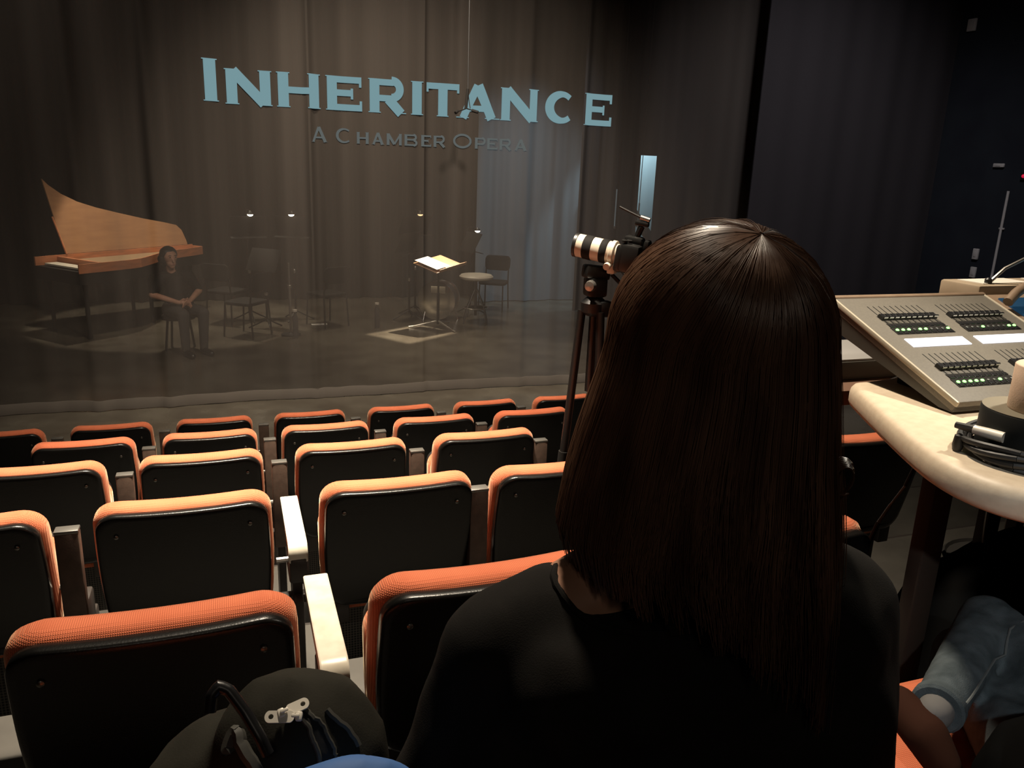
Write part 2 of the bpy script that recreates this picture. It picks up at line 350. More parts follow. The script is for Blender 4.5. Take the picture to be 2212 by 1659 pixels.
for k in range(280):
    x = -7.9+13.85*k/279; b = scrim_fn(x, F+0.06); zz = F+0.004+0.006*abs(noise.noise(Vector((x*2.5, 0, 0)))); h = 0.098+0.008*noise.noise(Vector((x*4, 3, 0)))
    rs.append([(x, SY+b-0.012, zz), (x, SY+b-0.017, zz+0.05), (x, SY+b-0.006, zz+h), (x, SY+b+0.006, zz+h), (x, SY+b+0.016, zz+0.05), (x, SY+b+0.012, zz)])
hem.rings(rs).build('hem', M['hem'], scr, ang=60)
def wavy(a, wl, ph=0): return lambda x, z: a*sin(2*pi*x/wl+ph)+a*0.5*sin(2*pi*x/(wl*0.43)+1+ph)
def drape(name, label, x0, x1, z0, z1, y, fn, m, nx, rz=0):
    o = cloth(x0, x1, z0, z1, y, fn, nx, 6); n = len(o.v)
    o.add([(v[0], v[1]+0.012, v[2]) for v in o.v[:n]], o.f[:])
    return tag(o.build(name, m), label, 'curtain')
drape('side_drape', 'flat black masking drape right of the gauze, greyish in its lower half', 5.40, 7.97, F+0.02, 3.4, 7.62, wavy(0.012, 0.8), M['drape'], 120)
drape('backdrop_curtain', 'dark brown pleated curtain closing the stage behind the players', -7.9, 4.3, F+0.01, 3.4, 13.75, wavy(0.05, 0.42), M['backdrop'], 500)
drape('stage_drape', 'pale pleated drape lit blue at the right of the stage', 3.95, 6.1, F+0.01, 3.4, 13.1, (lambda x, z: 0.035*sin(7.3*x)+0.02*sin(17.7*x+1)+0.012*sin(29.1*x+2)), M['bluecloth'], 260)
drape('masking_leg', 'black wing drape behind the gauze, right of the blue-lit drape', 5.33, 6.40, F+0.01, 3.4, 12.05, wavy(0.02, 0.3), M['drape'], 80)
drape('masking_leg', 'black wing drape behind the gauze, right of the bright vertical slit', 5.27, 7.95, F+0.01, 3.4, 9.5, wavy(0.015, 0.5), M['drape'], 90)
# bright lit slit between the wing drapes, with a stair stringer crossing it
tag(MB().box((6.72, 12.75, (0.2+F)/2), (1.0, 0.04, 0.2-F), 0.004).build('backstage_panel', M['panel']), 'bright pale blue lit panel showing as a vertical slit between black drapes', 'panel')
tag(MB().box((7.21, 12.45, -1.55), (2.12, 0.06, 0.16), 0.01, Matrix.Rotation(R_(50), 3, 'Y')).build('stair_stringer', M['matte_black']), 'dark sloping bar crossing the bright blue slit', 'stair')
for (x, z0, z1, y, lb) in ((5.93, -0.95, -0.35, 11.9, 'thin grey pipe above the camera lens, coloured pale like a lit edge'), (6.27, -1.1, -0.55, 11.75, 'thin grey pipe between the camera and the bright slit')):
    p = thing('hanging_pipe', lb, 'pipe'); MB().tube([(x, y, z0), (x, y, z1)], 0.012, 8).build('pipe', M['panel'], p)  # pale paint stands in for light caught by the pipes
    MB().tube([(x, y, z0-0.02), (x, y, z0+0.02)], 0.02, 8).build('end_cap', M['steel'], p); MB().tube([(x, y, z1), (x, y, 3.44)], 0.006, 6).build('hanger', M['black'], p)

# ------------------------------------------------------------------ projected lettering on the gauze, built as self-glowing letter strips
def strip(pts, wd):
    vs = []; fs = []
    P = [Vector((p[0], p[1])) for p in pts]
    for i, p in enumerate(P):
        t = (P[min(i+1, len(P)-1)]-P[max(i-1, 0)]).normalized(); n = Vector((-t.y, t.x)); w_ = wd[i] if isinstance(wd, (list, tuple)) else wd
        vs += [p+n*w_/2, p-n*w_/2]
    for i in range(len(P)-1): fs.append((2*i, 2*i+1, 2*i+3, 2*i+2))
    return vs, fs
def bar(a, b, w_, n=5): return strip([(a[0]+(b[0]-a[0])*k/n, a[1]+(b[1]-a[1])*k/n) for k in range(n+1)], w_)
def arc(cx, cy, rx, ry, a0, a1, w_, n=26): return strip([(cx+rx*cos(R_(a0+(a1-a0)*k/n)), cy+ry*sin(R_(a0+(a1-a0)*k/n))) for k in range(n+1)], w_)
def glyph(ch, x0, x1, z0, z1, s, h):
    """strokes of a wide wedge-serif capital; s stem width, h hairline width"""
    W = x1-x0; H = z1-z0; q = []; L_, R2 = x0+s/2, x1-s/2; e = s*0.22
    def stem(x, a=z0, b=z1): q.append(bar((x, a), (x, b), s)); [q.append(bar((x-s/2-e*.6, zz), (x+s/2+e*.6, zz), h*0.16, 2)) for zz in (a+h*.08, b-h*.08)]
    def hb(a, b, z): q.append(bar((a, z), (b, z), h))
    if ch == 'I': stem((x0+x1)/2)
    elif ch == 'N': stem(x0+s*.42); stem(x1-s*.42); q.append(bar((x0+s*.55, z1-h*.25), (x1-s*.55, z0+h*.25), s*.98))
    elif ch == 'H': stem(L_); stem(R2); hb(L_, R2, (z0+z1)/2)
    elif ch == 'E':
        stem(L_); hb(x0, x1-e*.5, z1-h/2); hb(x0, x1-W*.26, (z0+z1)/2+h*.1); hb(x0, x1, z0+h/2)
        for (xx, zc, d) in ((x1-e*.6, z1-h*.8, 1.6), (x1-W*.26-e*.3, (z0+z1)/2, 1.7), (x1-e*.4, z0+h*.8, 1.6)): q.append(bar((xx, zc-h*d/2), (xx, zc+h*d/2), e*1.1, 2))
    elif ch in 'RPB':
        stem(L_); zm = z0+H*(.42 if ch != 'B' else .52); xr = x1-W*(.12 if ch == 'R' else .06); r = (z1-zm)/2-h*.25; c_ = (z1+zm)/2
        hb(x0, xr-r, z1-h/2); hb(x0, xr-r, zm+h*.1); q.append(arc(xr-r-s*.2, c_, r+s*.05, (z1-zm)/2-h*.2, -90, 90, (s+h)/2))
        if ch == 'R': q.append(bar((x0+W*.52, zm), (x1-s*.45, z0), s*.95)); q.append(bar((x1-s*1.05, z0+h*.08), (x1+e*.3, z0+h*.08), h*.16, 2))
        if ch == 'B': r2 = (zm-z0)/2; hb(x0, x1-r2, z0+h/2); q.append(arc(x1-r2-s*.2, (zm+z0)/2, r2, r2-h*.3, -90, 90, (s+h)/2))
    elif ch == 'T':
        stem((x0+x1)/2); hb(x0, x1, z1-h/2)
        for xx in (x0+e*.5, x1-e*.5): q.append(bar((xx, z1-h*1.5), (xx, z1), e*1.1, 2))
    elif ch == 'A':
        c_ = (x0+x1)/2-W*.02; q.append(bar((x0+s*.45, z0), (c_, z1), s*.8)); q.append(bar((x1-s*.55, z0), (c_, z1), s*1.05)); hb(x0+W*.25, x1-W*.25, z0+H*.3)
        for xx, k in ((x0+s*.4, .7), (x1-s*.5, .85)): q.append(bar((xx-s*k, z0+h*.08), (xx+s*k, z0+h*.08), h*.16, 2))
    elif ch == 'C':
        n = 40; c_ = ((x0+x1)/2+W*.04, (z0+z1)/2); P = [(c_[0]+(W/2-s/2+.0)*cos(R_(48+264*k/n)), c_[1]+(H/2-h/2)*sin(R_(48+264*k/n))) for k in range(n+1)]
        q.append(strip(P, [h+(s-h)*max(0, -cos(R_(48+264*k/n)))**.8 for k in range(n+1)]))
    elif ch == 'O':
        n = 44; P = [((x0+x1)/2+(W/2-s/2)*cos(2*pi*k/n), (z0+z1)/2+(H/2-h/2)*sin(2*pi*k/n)) for k in range(n+1)]; q.append(strip(P, (s+h)/2))
    elif ch == 'M': stem(L_); stem(R2); q.append(bar((L_, z1-h*.3), ((x0+x1)/2, z0+h*.5), s)); q.append(bar((R2, z1-h*.3), ((x0+x1)/2, z0+h*.5), h))
    return q
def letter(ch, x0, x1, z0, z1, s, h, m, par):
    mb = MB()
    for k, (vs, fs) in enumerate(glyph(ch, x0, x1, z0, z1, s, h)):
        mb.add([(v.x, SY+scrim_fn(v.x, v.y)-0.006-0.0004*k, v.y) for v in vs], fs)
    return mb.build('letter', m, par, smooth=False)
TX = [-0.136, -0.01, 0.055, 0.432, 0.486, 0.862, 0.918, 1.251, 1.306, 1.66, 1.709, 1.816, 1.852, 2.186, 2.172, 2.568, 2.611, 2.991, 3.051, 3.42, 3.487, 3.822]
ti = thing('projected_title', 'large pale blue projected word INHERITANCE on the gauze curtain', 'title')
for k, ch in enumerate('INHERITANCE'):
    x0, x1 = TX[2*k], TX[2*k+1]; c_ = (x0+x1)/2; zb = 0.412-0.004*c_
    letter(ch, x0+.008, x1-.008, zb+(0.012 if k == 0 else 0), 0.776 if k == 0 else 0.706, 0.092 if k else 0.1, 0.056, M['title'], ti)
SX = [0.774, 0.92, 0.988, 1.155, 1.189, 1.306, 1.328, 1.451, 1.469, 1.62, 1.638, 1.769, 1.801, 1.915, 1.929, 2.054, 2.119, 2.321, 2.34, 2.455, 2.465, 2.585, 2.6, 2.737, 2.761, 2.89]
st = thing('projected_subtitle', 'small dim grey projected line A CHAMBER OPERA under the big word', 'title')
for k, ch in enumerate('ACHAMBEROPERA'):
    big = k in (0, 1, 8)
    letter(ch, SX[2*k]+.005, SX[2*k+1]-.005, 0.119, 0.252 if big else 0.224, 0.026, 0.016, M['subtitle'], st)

# hanging microphones in front of the title
hm = thing('hanging_microphones', 'pair of small black microphones hung on a cable before the title', 'microphone', (2.09, 7.3, 0))
MB().tube([(0, 0, 3.43), (0.0, 0, 1.9), (0.004, 0, 0.62)], 0.006, 6).build('cable', M['cable'], hm)
MB().tube([(0.004, 0, 0.62), (-0.012, 0, 0.45)], 0.014, 8).build('clamp', M['matte_black'], hm)
MB().tube([(-0.012, 0, 0.452), (-0.06, 0, 0.432), (-0.10, -0.01, 0.425)], 0.006, 6).build('stereo_bar', M['matte_black'], hm)
MB().tube([(0.004, 0, 0.60), (0.02, 0, 0.5), (0.03, 0, 0.455)], 0.004, 6).build('lead', M['cable'], hm)
for (a, b) in (((-0.09, -0.01, 0.428), (-0.115, -0.03, 0.408)), ((0.045, 0, 0.44), (0.095, -0.03, 0.425))):
    MB().tube([a, b], 0.014, 10).build('microphone', M['matte_black'], hm)
MB().tube([(-0.012, 0, 0.455), (0.045, 0, 0.442)], 0.005, 6).build('stereo_bar', M['matte_black'], hm)

# ------------------------------------------------------------------ auditorium seats
perf = mat('perforated_steel', (0.05, 0.048, 0.043), 0.5)
L = perf.node_tree.links; tc = nd(perf, 'ShaderNodeTexCoord'); vo = nd(perf, 'ShaderNodeTexVoronoi'); vo.inputs['Scale'].default_value = 110; vo.inputs['Randomness'].default_value = 0.0
L.new(tc.outputs['Object'], vo.inputs['Vector']); cr = nd(perf, 'ShaderNodeValToRGB'); cr.color_ramp.elements[0].color = (0.002, 0.002, 0.002, 1); cr.color_ramp.elements[1].color = (0.075, 0.07, 0.06, 1)
cr.color_ramp.elements[0].position = 0.33; cr.color_ramp.elements[1].position = 0.42; L.new(vo.outputs['Distance'], cr.inputs[0]); L.new(cr.outputs[0], perf.node_tree.nodes['Principled BSDF'].inputs['Base Color'])
def rrect(w, z0, z1, r, n=8, bulge=0.008, dip=0.005):
    P = []
    for (cx, cz, a0) in ((w/2-r, z0+r, -90), (w/2-r, z1-r, 0), (-w/2+r, z1-r, 90), (-w/2+r, z0+r, 180)):
        P += [(cx+r*cos(R_(a0+90*k/n)), cz+r*sin(R_(a0+90*k/n))) for k in range(n+1)]
    Q = []
    for i in range(len(P)):                                      # fill the long sides so they can bend
        a, b = P[i], P[(i+1) % len(P)]; d = math.dist(a, b); n_ = 8 if d > 0.08 else 1
        Q += [(a[0]+(b[0]-a[0])*k/n_, a[1]+(b[1]-a[1])*k/n_) for k in range(n_)]
    out = []
    for (x, z) in Q:
        t = (z-z0)/(z1-z0); sx = 1+bulge*4*sin(pi*min(1, max(0, t*1.15)))-0.05*(1-t)
        dz = -dip*(1-(2*x/w)**2) if t > 0.8 else 0
        out.append((x*sx, z+dz))
    return out
def lean(x, y, z): return (x, y+(0.86-z)*0.20+0.30*x*x, z)
TOP = 0.829
def seat_meshes():
    d = {}
    d['back_cushion'] = MB().slab(rrect(0.452, 0.40, TOP, 0.062), 0.0, 0.088, 0.03, lean).mesh('back_cushion', M['orange'], ang=70)
    d['back_panel'] = MB().slab(rrect(0.432, 0.41, TOP-0.012, 0.056), -0.022, 0.012, 0.008, lean).mesh('back_panel', M['black_panel'], ang=70)
    d['screw'] = MB().lathe([(0.006, -0.001), (0.006, 0.003), (0.003, 0.005), (0, 0.005)], 10, axis=(0, -1, 0)).mesh('screw', M['screw'])
    fold = lambda x, y, z: (x, y+0.125+(z-0.42)*0.06, z)
    d['seat_cushion'] = MB().slab(rrect(0.445, 0.36, 0.70, 0.06, bulge=0.004, dip=0), 0.0, 0.095, 0.03, fold).mesh('seat_cushion', M['orange'], ang=70)
    d['seat_pan'] = MB().slab(rrect(0.43, 0.37, 0.69, 0.05, bulge=0.004, dip=0), 0.09, 0.115, 0.008, fold).mesh('seat_pan', M['pan'], ang=70)
    d['bracket'] = MB().box((0, 0.105, 0.40), (0.05, 0.03, 0.11), 0.004).mesh('bracket', M['frame'])
    d['mesh_panel'] = MB().box((0, 0.175, 0.255), (0.42, 0.006, 0.20)).mesh('mesh_panel', perf, smooth=False)
    down = lambda x, y, z: (x, 0.14+(z-0.38)*1.12, 0.36+y+(z-0.38)*0.10)
    d['seat_cushion_down'] = MB().slab(rrect(0.45, 0.38, 0.77, 0.06, bulge=0.004, dip=0), 0.0, 0.085, 0.03, down).mesh('seat_cushion', M['orange'], ang=70)
    return d
SM = seat_meshes()
def part(name, me, parent, loc=(0, 0, 0)):
    o = bpy.data.objects.new(name, me); SC.collection.objects.link(o); o.parent = parent; o.location = loc; return o
def make_seat(label, group, loc, down=False):
    t = thing('theatre_seat', label, 'seat', loc, group)
    part('back_cushion', SM['back_cushion'], t); bp = part('back_panel', SM['back_panel'], t)
    for sx in (-0.165, 0.165): part('screw', SM['screw'], bp, lean(sx, -0.023, 0.752))
    if down: part('seat_cushion', SM['seat_cushion_down'], t)
    else:
        part('seat_cushion', SM['seat_cushion'], t); part('seat_pan', SM['seat_pan'], t)
    for sx in (-0.17, 0.17): part('bracket', SM['bracket'], t, (sx, 0, 0))
    part('mesh_panel', SM['mesh_panel'], t)
    return t
proto = make_seat('proto', 'proto', (0, 0, 0))
def seat(label, group, x, row, down=False):
    if down: return make_seat(label, group, (x, ROW_Y[row], ROW_Z[row]), True)
    c = copy_tree(proto); c.location = (x, ROW_Y[row], ROW_Z[row]+EZ); c['label'] = label; c['group'] = group; return c
GX = 0.141; PITCH = 0.55
def sx_(k): return GX+PITCH*(k+0.5)
G = ['seats of the row the woman sits in', 'orange seats in the nearest row', 'orange seats in the second row', 'orange seats in the third row', 'orange seats in the fourth row', 'orange seats in the front row by the curtain']
SEATS = {
 1: [(-1, 0, 'large orange seat back with woven top edge at the bottom left, nearest the camera'),
     (0, 0, 'near orange seat back half hidden behind the woman\'s left shoulder'),
     (1, 0.165, 'orange seat of which one corner shows right of the woman\'s upper arm')],
 2: [(-2, 0, 'orange seat cut by the left picture edge, just behind the nearest bottom left seat'),
     (-1, 0, 'orange seat in the second row, left of the upper white armrest'),
     (0, 0, 'orange seat in the second row, right of the upper white armrest'),
     (1, 0, 'orange seat in the second row whose left side shows beside the woman\'s hair'),
     (3, 0.15, 'orange seat with black back under the lighting desk, right of the woman')],
 3: [(-2, 0, 'orange seat in the third row, cut by the left picture edge'),
     (-1, 0, 'orange seat in the third row, second from the left picture edge'),
     (0, 0, 'orange seat in the third row, third from the left picture edge'),
     (1, 0, 'orange seat in the third row, fourth from the left, next to the hair'),
     (3, -0.05, 'orange seat in the third row, its corner between the woman\'s hair and the desk edge'),
     (4, 0, 'orange seat of the third row, a sliver showing under the desk edge')],
 4: [(-2, 0, 'orange seat in the fourth row, leftmost of that row'),
     (-1, 0, 'orange seat in the fourth row, second from the left'),
     (0, 0, 'orange seat in the fourth row, third from the left'),
     (1, 0, 'orange seat in the fourth row, fourth from the left'),
     (2, 0, 'orange seat in the fourth row, half behind the tripod and hair')],
 5: [(-3, 0, 'orange seat in the front row, cut by the left picture edge'),
     (-2, 0, 'orange seat in the front row, second from the left picture edge'),
     (-1, 0, 'orange seat in the front row, third from the left picture edge'),
     (0, 0, 'orange seat in the front row, fourth from the left picture edge'),
     (1, 0, 'orange seat in the front row, fifth from the left picture edge'),
     (2, 0, 'orange seat in the front row, sixth from the left picture edge'),
     (3, 0, 'orange seat in the front row, rightmost one left of the tripod leg')]}
FIT = {1: (1.045, {-1: -0.018, 0: 0.036, 1: 0.0}), 2: (1.02, {-2: -0.035, -1: -0.02, 0: 0.025}), 3: (0.985, {-2: -0.01, -1: -0.006, 0: 0.01, 1: 0.022}), 4: (0.965, {1: 0.017, 2: 0.02}), 5: (0.945, {1: 0.017, 2: 0.026, 3: 0.03})}
for r, ls in SEATS.items():
    for (k, dx, lb) in ls: c = seat(lb, G[r], sx_(k)+dx+FIT[r][1].get(k, 0), r); c.scale.x = FIT[r][0]; c.location.z -= 0.008 if r == 1 else 0
bpy.data.objects.remove(proto.children[0]) if False else None
def drop_tree(o):
    for c in list(o.children): drop_tree(c)
    bpy.data.objects.remove(o)
drop_tree(proto)
seat('theatre seat the woman sits on, hidden beneath her', G[0], sx_(0), 0, True)
seat('theatre seat under the black backpack', G[0], sx_(-1), 0, True)
seat('theatre seat under the person in blue jeans', G[0], sx_(1)+0.14, 0, True)
# armrests
AM = {}
def arm_profile():
    P = [(0.0, 0.0)]; R = 0.034
    P = [(0.46, 0.605), (0.46, 0.628)] + [(0.12+0.34*(1-k/6), 0.628) for k in range(1, 6)] + [(0.12-R*sin(R_(15*k)), 0.628-R+R*cos(R_(15*k))) for k in range(7)] + [(0.086, 0.572), (0.105, 0.568), (0.13, 0.598), (0.3, 0.602)]
    return P
def arm_mesh(m):
    P = arm_profile(); rs = []
    for (x, k) in ((-0.028, 0.9), (-0.0265, 0.97), (-0.024, 1), (0.024, 1), (0.0265, 0.97), (0.028, 0.9)):
        cy = 0.27; cz = 0.61; rs.append([(x, cy+(p[0]-cy)*(1-(1-k)*.08), cz+(p[1]-cz)*k) for p in P])
    return MB().rings(rs)
AM['arm'] = arm_mesh(None).mesh('arm', M['arm_top'], ang=30)
AM['arm_up'] = MB().box((0, 0.055, 0.585), (0.058, 0.036, 0.36), 0.005).mesh('arm', M['arm_back'])
AM['end_cap'] = MB().box((0, 0.055, 0.766), (0.059, 0.038, 0.010), 0.003).mesh('end_cap', M['beam'])
AM['standard'] = MB().box((0, 0.20, 0.21), (0.030, 0.16, 0.42), 0.006).box((0, 0.20, 0.01), (0.08, 0.22, 0.02), 0.004).mesh('standard', M['frame'])
AM['hinge'] = MB().box((0, 0.13, 0.47), (0.052, 0.09, 0.13), 0.008).mesh('hinge', M['frame'])
AM['hinge_low'] = MB().box((0, 0.15, 0.545), (0.056, 0.13, 0.085), 0.008).box((0, 0.2, 0.46), (0.03, 0.06, 0.1)).mesh('hinge', M['frame'])
AM['bracket'] = MB().tube([(-0.062, 0.11, 0.575), (0.0, 0.11, 0.575)], 0.009, 8).mesh('bracket', M['beam'])
def armrest(label, x, row, down, grp):
    t = thing('armrest', label, 'armrest', (x, ROW_Y[row], ROW_Z[row]), grp)
    part('standard', AM['standard'], t)
    if down: part('arm', AM['arm'], t); part('hinge', AM['hinge_low'], t)
    else: part('arm', AM['arm_up'], t); part('end_cap', AM['end_cap'], t); part('hinge', AM['hinge'], t)
    part('bracket', AM['bracket'], t); return t
NTH = ['leftmost', 'second from the left', 'third from the left', 'fourth from the left', 'fifth from the left', 'sixth from the left']
RN = ['', 'nearest row', 'second row', 'third row', 'fourth row', 'front row']
armrest('lower of the two bright white-topped armrests, above the backpack', GX+0.01, 1, True, 'lowered white armrests')
armrest('upper of the two bright white-topped armrests, between two second row seats', GX+0.005, 2, True, 'lowered white armrests')
for r, ks in {2: [-1, 1], 3: [-1, 1, 0, 2], 4: [-1, 0, 1, 2], 5: [-2, -1, 0, 1, 2, 3]}.items():
    for q, k in enumerate(sorted(ks)):
        armrest('brown armrest folded upright between seats of the %s, %s there' % (RN[r], NTH[q]), GX+k*PITCH-(0.035 if (r, k) == (2, -1) else 0), r, False, 'upright brown armrests')
for r, (xa, xb) in {1: (-1.1, 1.45), 2: (-1.6, 2.5), 3: (-1.6, 3.1), 4: (-1.6, 1.9), 5: (-2.1, 2.4)}.items():
    b = thing('seat_rail', 'dark steel rail carrying the seats of the %s' % RN[r], 'beam', (0, ROW_Y[r], ROW_Z[r]), 'steel beams under the seat rows')
    MB().box(((xa+xb)/2, 0.19, 0.400), (xb-xa, 0.035, 0.03), 0.004).build('rail', M['frame'], b)
    for x in (xa+0.1, (xa+xb)/2, xb-0.1): MB().box((x, 0.19, 0.195), (0.03, 0.03, 0.39)).box((x, 0.19, 0.006), (0.1, 0.1, 0.012)).build('foot', M['frame'], b)

# ------------------------------------------------------------------ on the stage behind the gauze
# harpsichord: spine S1-S2 at the back, keyboard end to the left, tail away to the right
A2 = Vector((0.753, 0.658, 0)); R2_ = Vector((0.658, -0.753, 0)); S0 = Vector((-2.33, 11.59, 0))
hp = thing('harpsichord', 'harpsichord with tall orange-brown lid raised, left on the stage behind the gauze', 'harpsichord', (S0.x, S0.y, F))
def hq(a, r, z): p = A2*(a*0.93) + R2_*r; return (p.x, p.y, z)
bent = [(0.0, 0.90), (0.75, 0.90), (0.95, 0.86), (1.2, 0.72), (1.5, 0.54), (1.9, 0.38), (2.35, 0.28), (2.58, 0.22)]
ol = [(0.0, 0.0)] + bent + [(2.58, 0.0)]
def prism(pts, z0, z1, mb=None, bev=0): return (mb or MB()).rings([[hq(a, r, z0) for a, r in pts], [hq(a, r, z1) for a, r in pts]])
prism(ol, 0.70, 0.86).build('case', M['matte_black'], hp, smooth=False)
rim = MB()
for i in range(len(ol)):
    a, b = ol[i], ol[(i+1) % len(ol)]
    if i == len(ol)-1 or i == 0: continue
    pa, pb = Vector(hq(*a, 0)), Vector(hq(*b, 0)); t = (pb-pa).normalized(); n = Vector((-t.y, t.x, 0))*0.008
    rim.rings([[pa+n+Vector((0, 0, .84)), pa-n+Vector((0, 0, .84)), pa-n+Vector((0, 0, .955)), pa+n+Vector((0, 0, .955))], [pb+n+Vector((0, 0, .84)), pb-n+Vector((0, 0, .84)), pb-n+Vector((0, 0, .955)), pb+n+Vector((0, 0, .955))]])
rim.build('rim', M['case'], hp, smooth=False)
MB().rings([[hq(0, -0.012, .86), hq(0, 0.012, .86), hq(0, 0.012, .97), hq(0, -0.012, .97)], [hq(2.58, -0.012, .86), hq(2.58, 0.012, .86), hq(2.58, 0.012, .97), hq(2.58, -0.012, .97)]]).build('spine', M['case'], hp, smooth=False)
prism([(0.42, 0.02), (0.42, 0.88), (0.75, 0.88), (0.95, 0.84), (1.2, 0.7), (1.5, 0.52), (1.9, 0.36), (2.35, 0.26), (2.55, 0.2), (2.55, 0.02)], 0.86, 0.90).build('soundboard', M['sound'], hp, smooth=False)
kb = MB()
for i in range(36): kb.box((hq(0.16, 0.1+i*0.0195, 0.885)), (0.0185, 0.16, 0.022), 0.002, Matrix.Rotation(math.atan2(A2.y, A2.x)-pi/2, 3, 'Z'))
tag(kb.build('keyboard', M['ivory'], hp, smooth=False), kind='stuff')
MB().rings([[hq(0.30, 0.02, .88), hq(0.34, 0.02, .88), hq(0.34, 0.02, .955), hq(0.30, 0.02, .955)], [hq(0.30, 0.88, .88), hq(0.34, 0.88, .88), hq(0.34, 0.88, .955), hq(0.30, 0.88, .955)]]).build('name_board', M['case'], hp, smooth=False)
lh = [(0, 1.0), (0.03, 0.92), (0.1, 0.80), (0.2, 0.69), (0.33, 0.60), (0.5, 0.51), (0.68, 0.42), (0.85, 0.35), (0.95, 0.30), (0.985, 0.22), (1.0, 0.06), (1.0, 0.0)]
def lidp(f, h, off): p = Vector(hq(0.45+2.05*f, -0.008, 0.975)); return p - R2_*(h*sin(R_(20))+off) + Vector((0, 0, h*cos(R_(20))))
lp = [(0, 0)] + lh
MB().rings([[lidp(f, h, 0) for f, h in lp], [lidp(f, h, 0.02) for f, h in lp]]).build('lid', M['lid'], hp, smooth=False)
MB().tube([lidp(0.0, 0.0, -0.02), lidp(-0.02, 0.5, -0.03)], 0.012, 6).build('lid_moulding', M['case'], hp)
for (a, r) in ((0.12, 0.08), (0.12, 0.82), (1.35, 0.1), (1.35, 0.5), (2.4, 0.12)):
    x, y, _ = hq(a, r, 0); MB().lathe([(0.03, 0), (0.035, 0.03), (0.022, 0.08), (0.028, 0.35), (0.02, 0.55), (0.035, 0.7)], 10, (x, y, 0)).build('leg', M['matte_black'], hp)

def make_chair(label, x, y, rz):
    t = thing('orchestra_chair', label, 'chair', (x, y, F), 'black chairs on the stage', rz)
    MB().slab(rrect(0.44, -0.21, 0.21, 0.06, dip=0), 0, 0.045, 0.015, lambda a, b, c: (a, c, 0.43+b)).build('seat', M['matte_black'], t)
    MB().slab(rrect(0.42, 0.62, 0.86, 0.06, dip=0), 0, 0.03, 0.01, lambda a, b, c: (a, -0.2-b-(c-0.45)*0.14+0.3*a*a, c)).build('backrest', M['matte_black'], t)
    for s in (-1, 1):
        MB().tube([(0.19*s, 0.19, 0.43), (0.2*s, 0.22, 0)], 0.011, 8).build('leg', M['black'], t)
        MB().tube([(0.185*s, -0.245, 0.80), (0.19*s, -0.2, 0.44), (0.2*s, -0.23, 0)], 0.011, 8).build('leg', M['black'], t)
    return t
make_chair('black stage chair with dimly lit seat, right of the seated musician', 0.18, 10.95, 0.9)
make_chair('black stage chair just right of the tall silver pole', 1.28, 11.5, 0.5)
make_chair('dark stage chair behind the seated musician', -0.05, 11.9, -0.6)
make_chair('dark stage chair at the right, beside the pale round stool', 4.05, 12.35, 2.6)

def make_stand(label, x, y, h, rz, lamp=None, name='music_stand', cat='music stand'):
    t = thing(name, label, cat, (x, y, F), 'black music stands', rz)
    MB().tube([(0, 0, 0.12), (0, 0, h)], 0.011, 8).tube([(0, 0, 0.1), (0, 0, h*0.55)], 0.016, 8).build('pole', M['black'], t)
    MB().lathe([(0.02, h*0.55), (0.024, h*0.56), (0.024, h*0.59), (0.015, h*0.6)], 10).build('collar', M['steel'], t)
    for k in range(3):
        a = 2*pi*k/3+0.4; MB().tube([(0, 0, 0.14), (0.15*cos(a), 0.15*sin(a), 0.06), (0.26*cos(a), 0.26*sin(a), 0.008)], 0.01, 6).build('leg', M['black'], t)
    q = Matrix.Rotation(R_(-62), 3, 'X')
    MB().box((0, 0.02, h+0.1), (0.5, 0.33, 0.006), 0.002, q).box((0, -0.03-0.03, h-0.045), (0.5, 0.06, 0.006), 0.002, Matrix.Rotation(R_(20), 3, 'X')).build('desk', M['matte_black'], t)
    if lamp:
        lm = M['glow'] if lamp == 1 else M['glow_warm']
        c = MB().tube([(0.02, 0.08, h+0.24), (0.02, 0.04, h+0.33), (0.02, -0.05, h+0.33), (0.02, -0.1, h+0.3)], 0.006, 6).build('lamp_arm', M['black'], t)
        MB().lathe([(0.012, 0.05), (0.03, 0.03), (0.045, 0.0)], 12, (0.02, -0.11, h+0.275)).build('lamp_shade', M['black'], c)
        MB().lathe([(0.042, 0.004), (0.036, -0.016), (0.015, -0.026), (0, -0.028)], 12, (0.02, -0.11, h+0.275)).build('bulb', lm, c)
    return t
make_stand('music stand whose small lamp is the leftmost bright point on the stage', 0.26, 12.0, 1.24, 0.25, 1)
make_stand('music stand with the second bright lamp, beside the middle of the stage', 0.88, 11.95, 1.25, -0.4, 1)
make_stand('music stand with warm orange lamp above the glowing desk', 2.69, 12.1, 1.27, 0.3, 2)
make_stand('music stand with bright lamp right of the glowing desk', 3.55, 12.0, 1.03, 1.75, 1)
make_stand('dark music stand left of the glowing desk, with glinting pole', 2.52, 11.75, 1.05, 0.8)
make_stand('dark low music stand between the musician and the silver pole', 0.45, 11.35, 0.85, 2.4)
# conductor's stand, brightly lit
cs = thing('conductor_stand', 'conductor stand with glaring lit sheet music in the middle of the stage', 'music stand', (2.80, 11.08, F), None, R_(34))
q = Matrix.Rotation(R_(12), 3, 'X') @ Matrix.Rotation(R_(-8), 3, 'Y')
MB().box((0, 0, 0.915), (0.56, 0.46, 0.012), 0.004, q).build('tray', M['lid'], cs)
MB().box((0.04, -0.24, 0.895), (0.56, 0.012, 0.04), 0.003, q).build('lip', M['lid'], cs)
MB().tube([(0, 0, 0.05), (0, 0, 0.9)], 0.014, 8).tube([(0, 0, 0.05), (0, 0, 0.5)], 0.02, 8).build('pole', M['black'], cs)
for k in range(3):
    a = 2*pi*k/3+2.4; MB().tube([(0, 0, 0.10), (0.34*cos(a), 0.34*sin(a), 0.02), (0.42*cos(a), 0.42*sin(a), 0.012)], 0.012, 6).build('leg', M['steel'], cs)
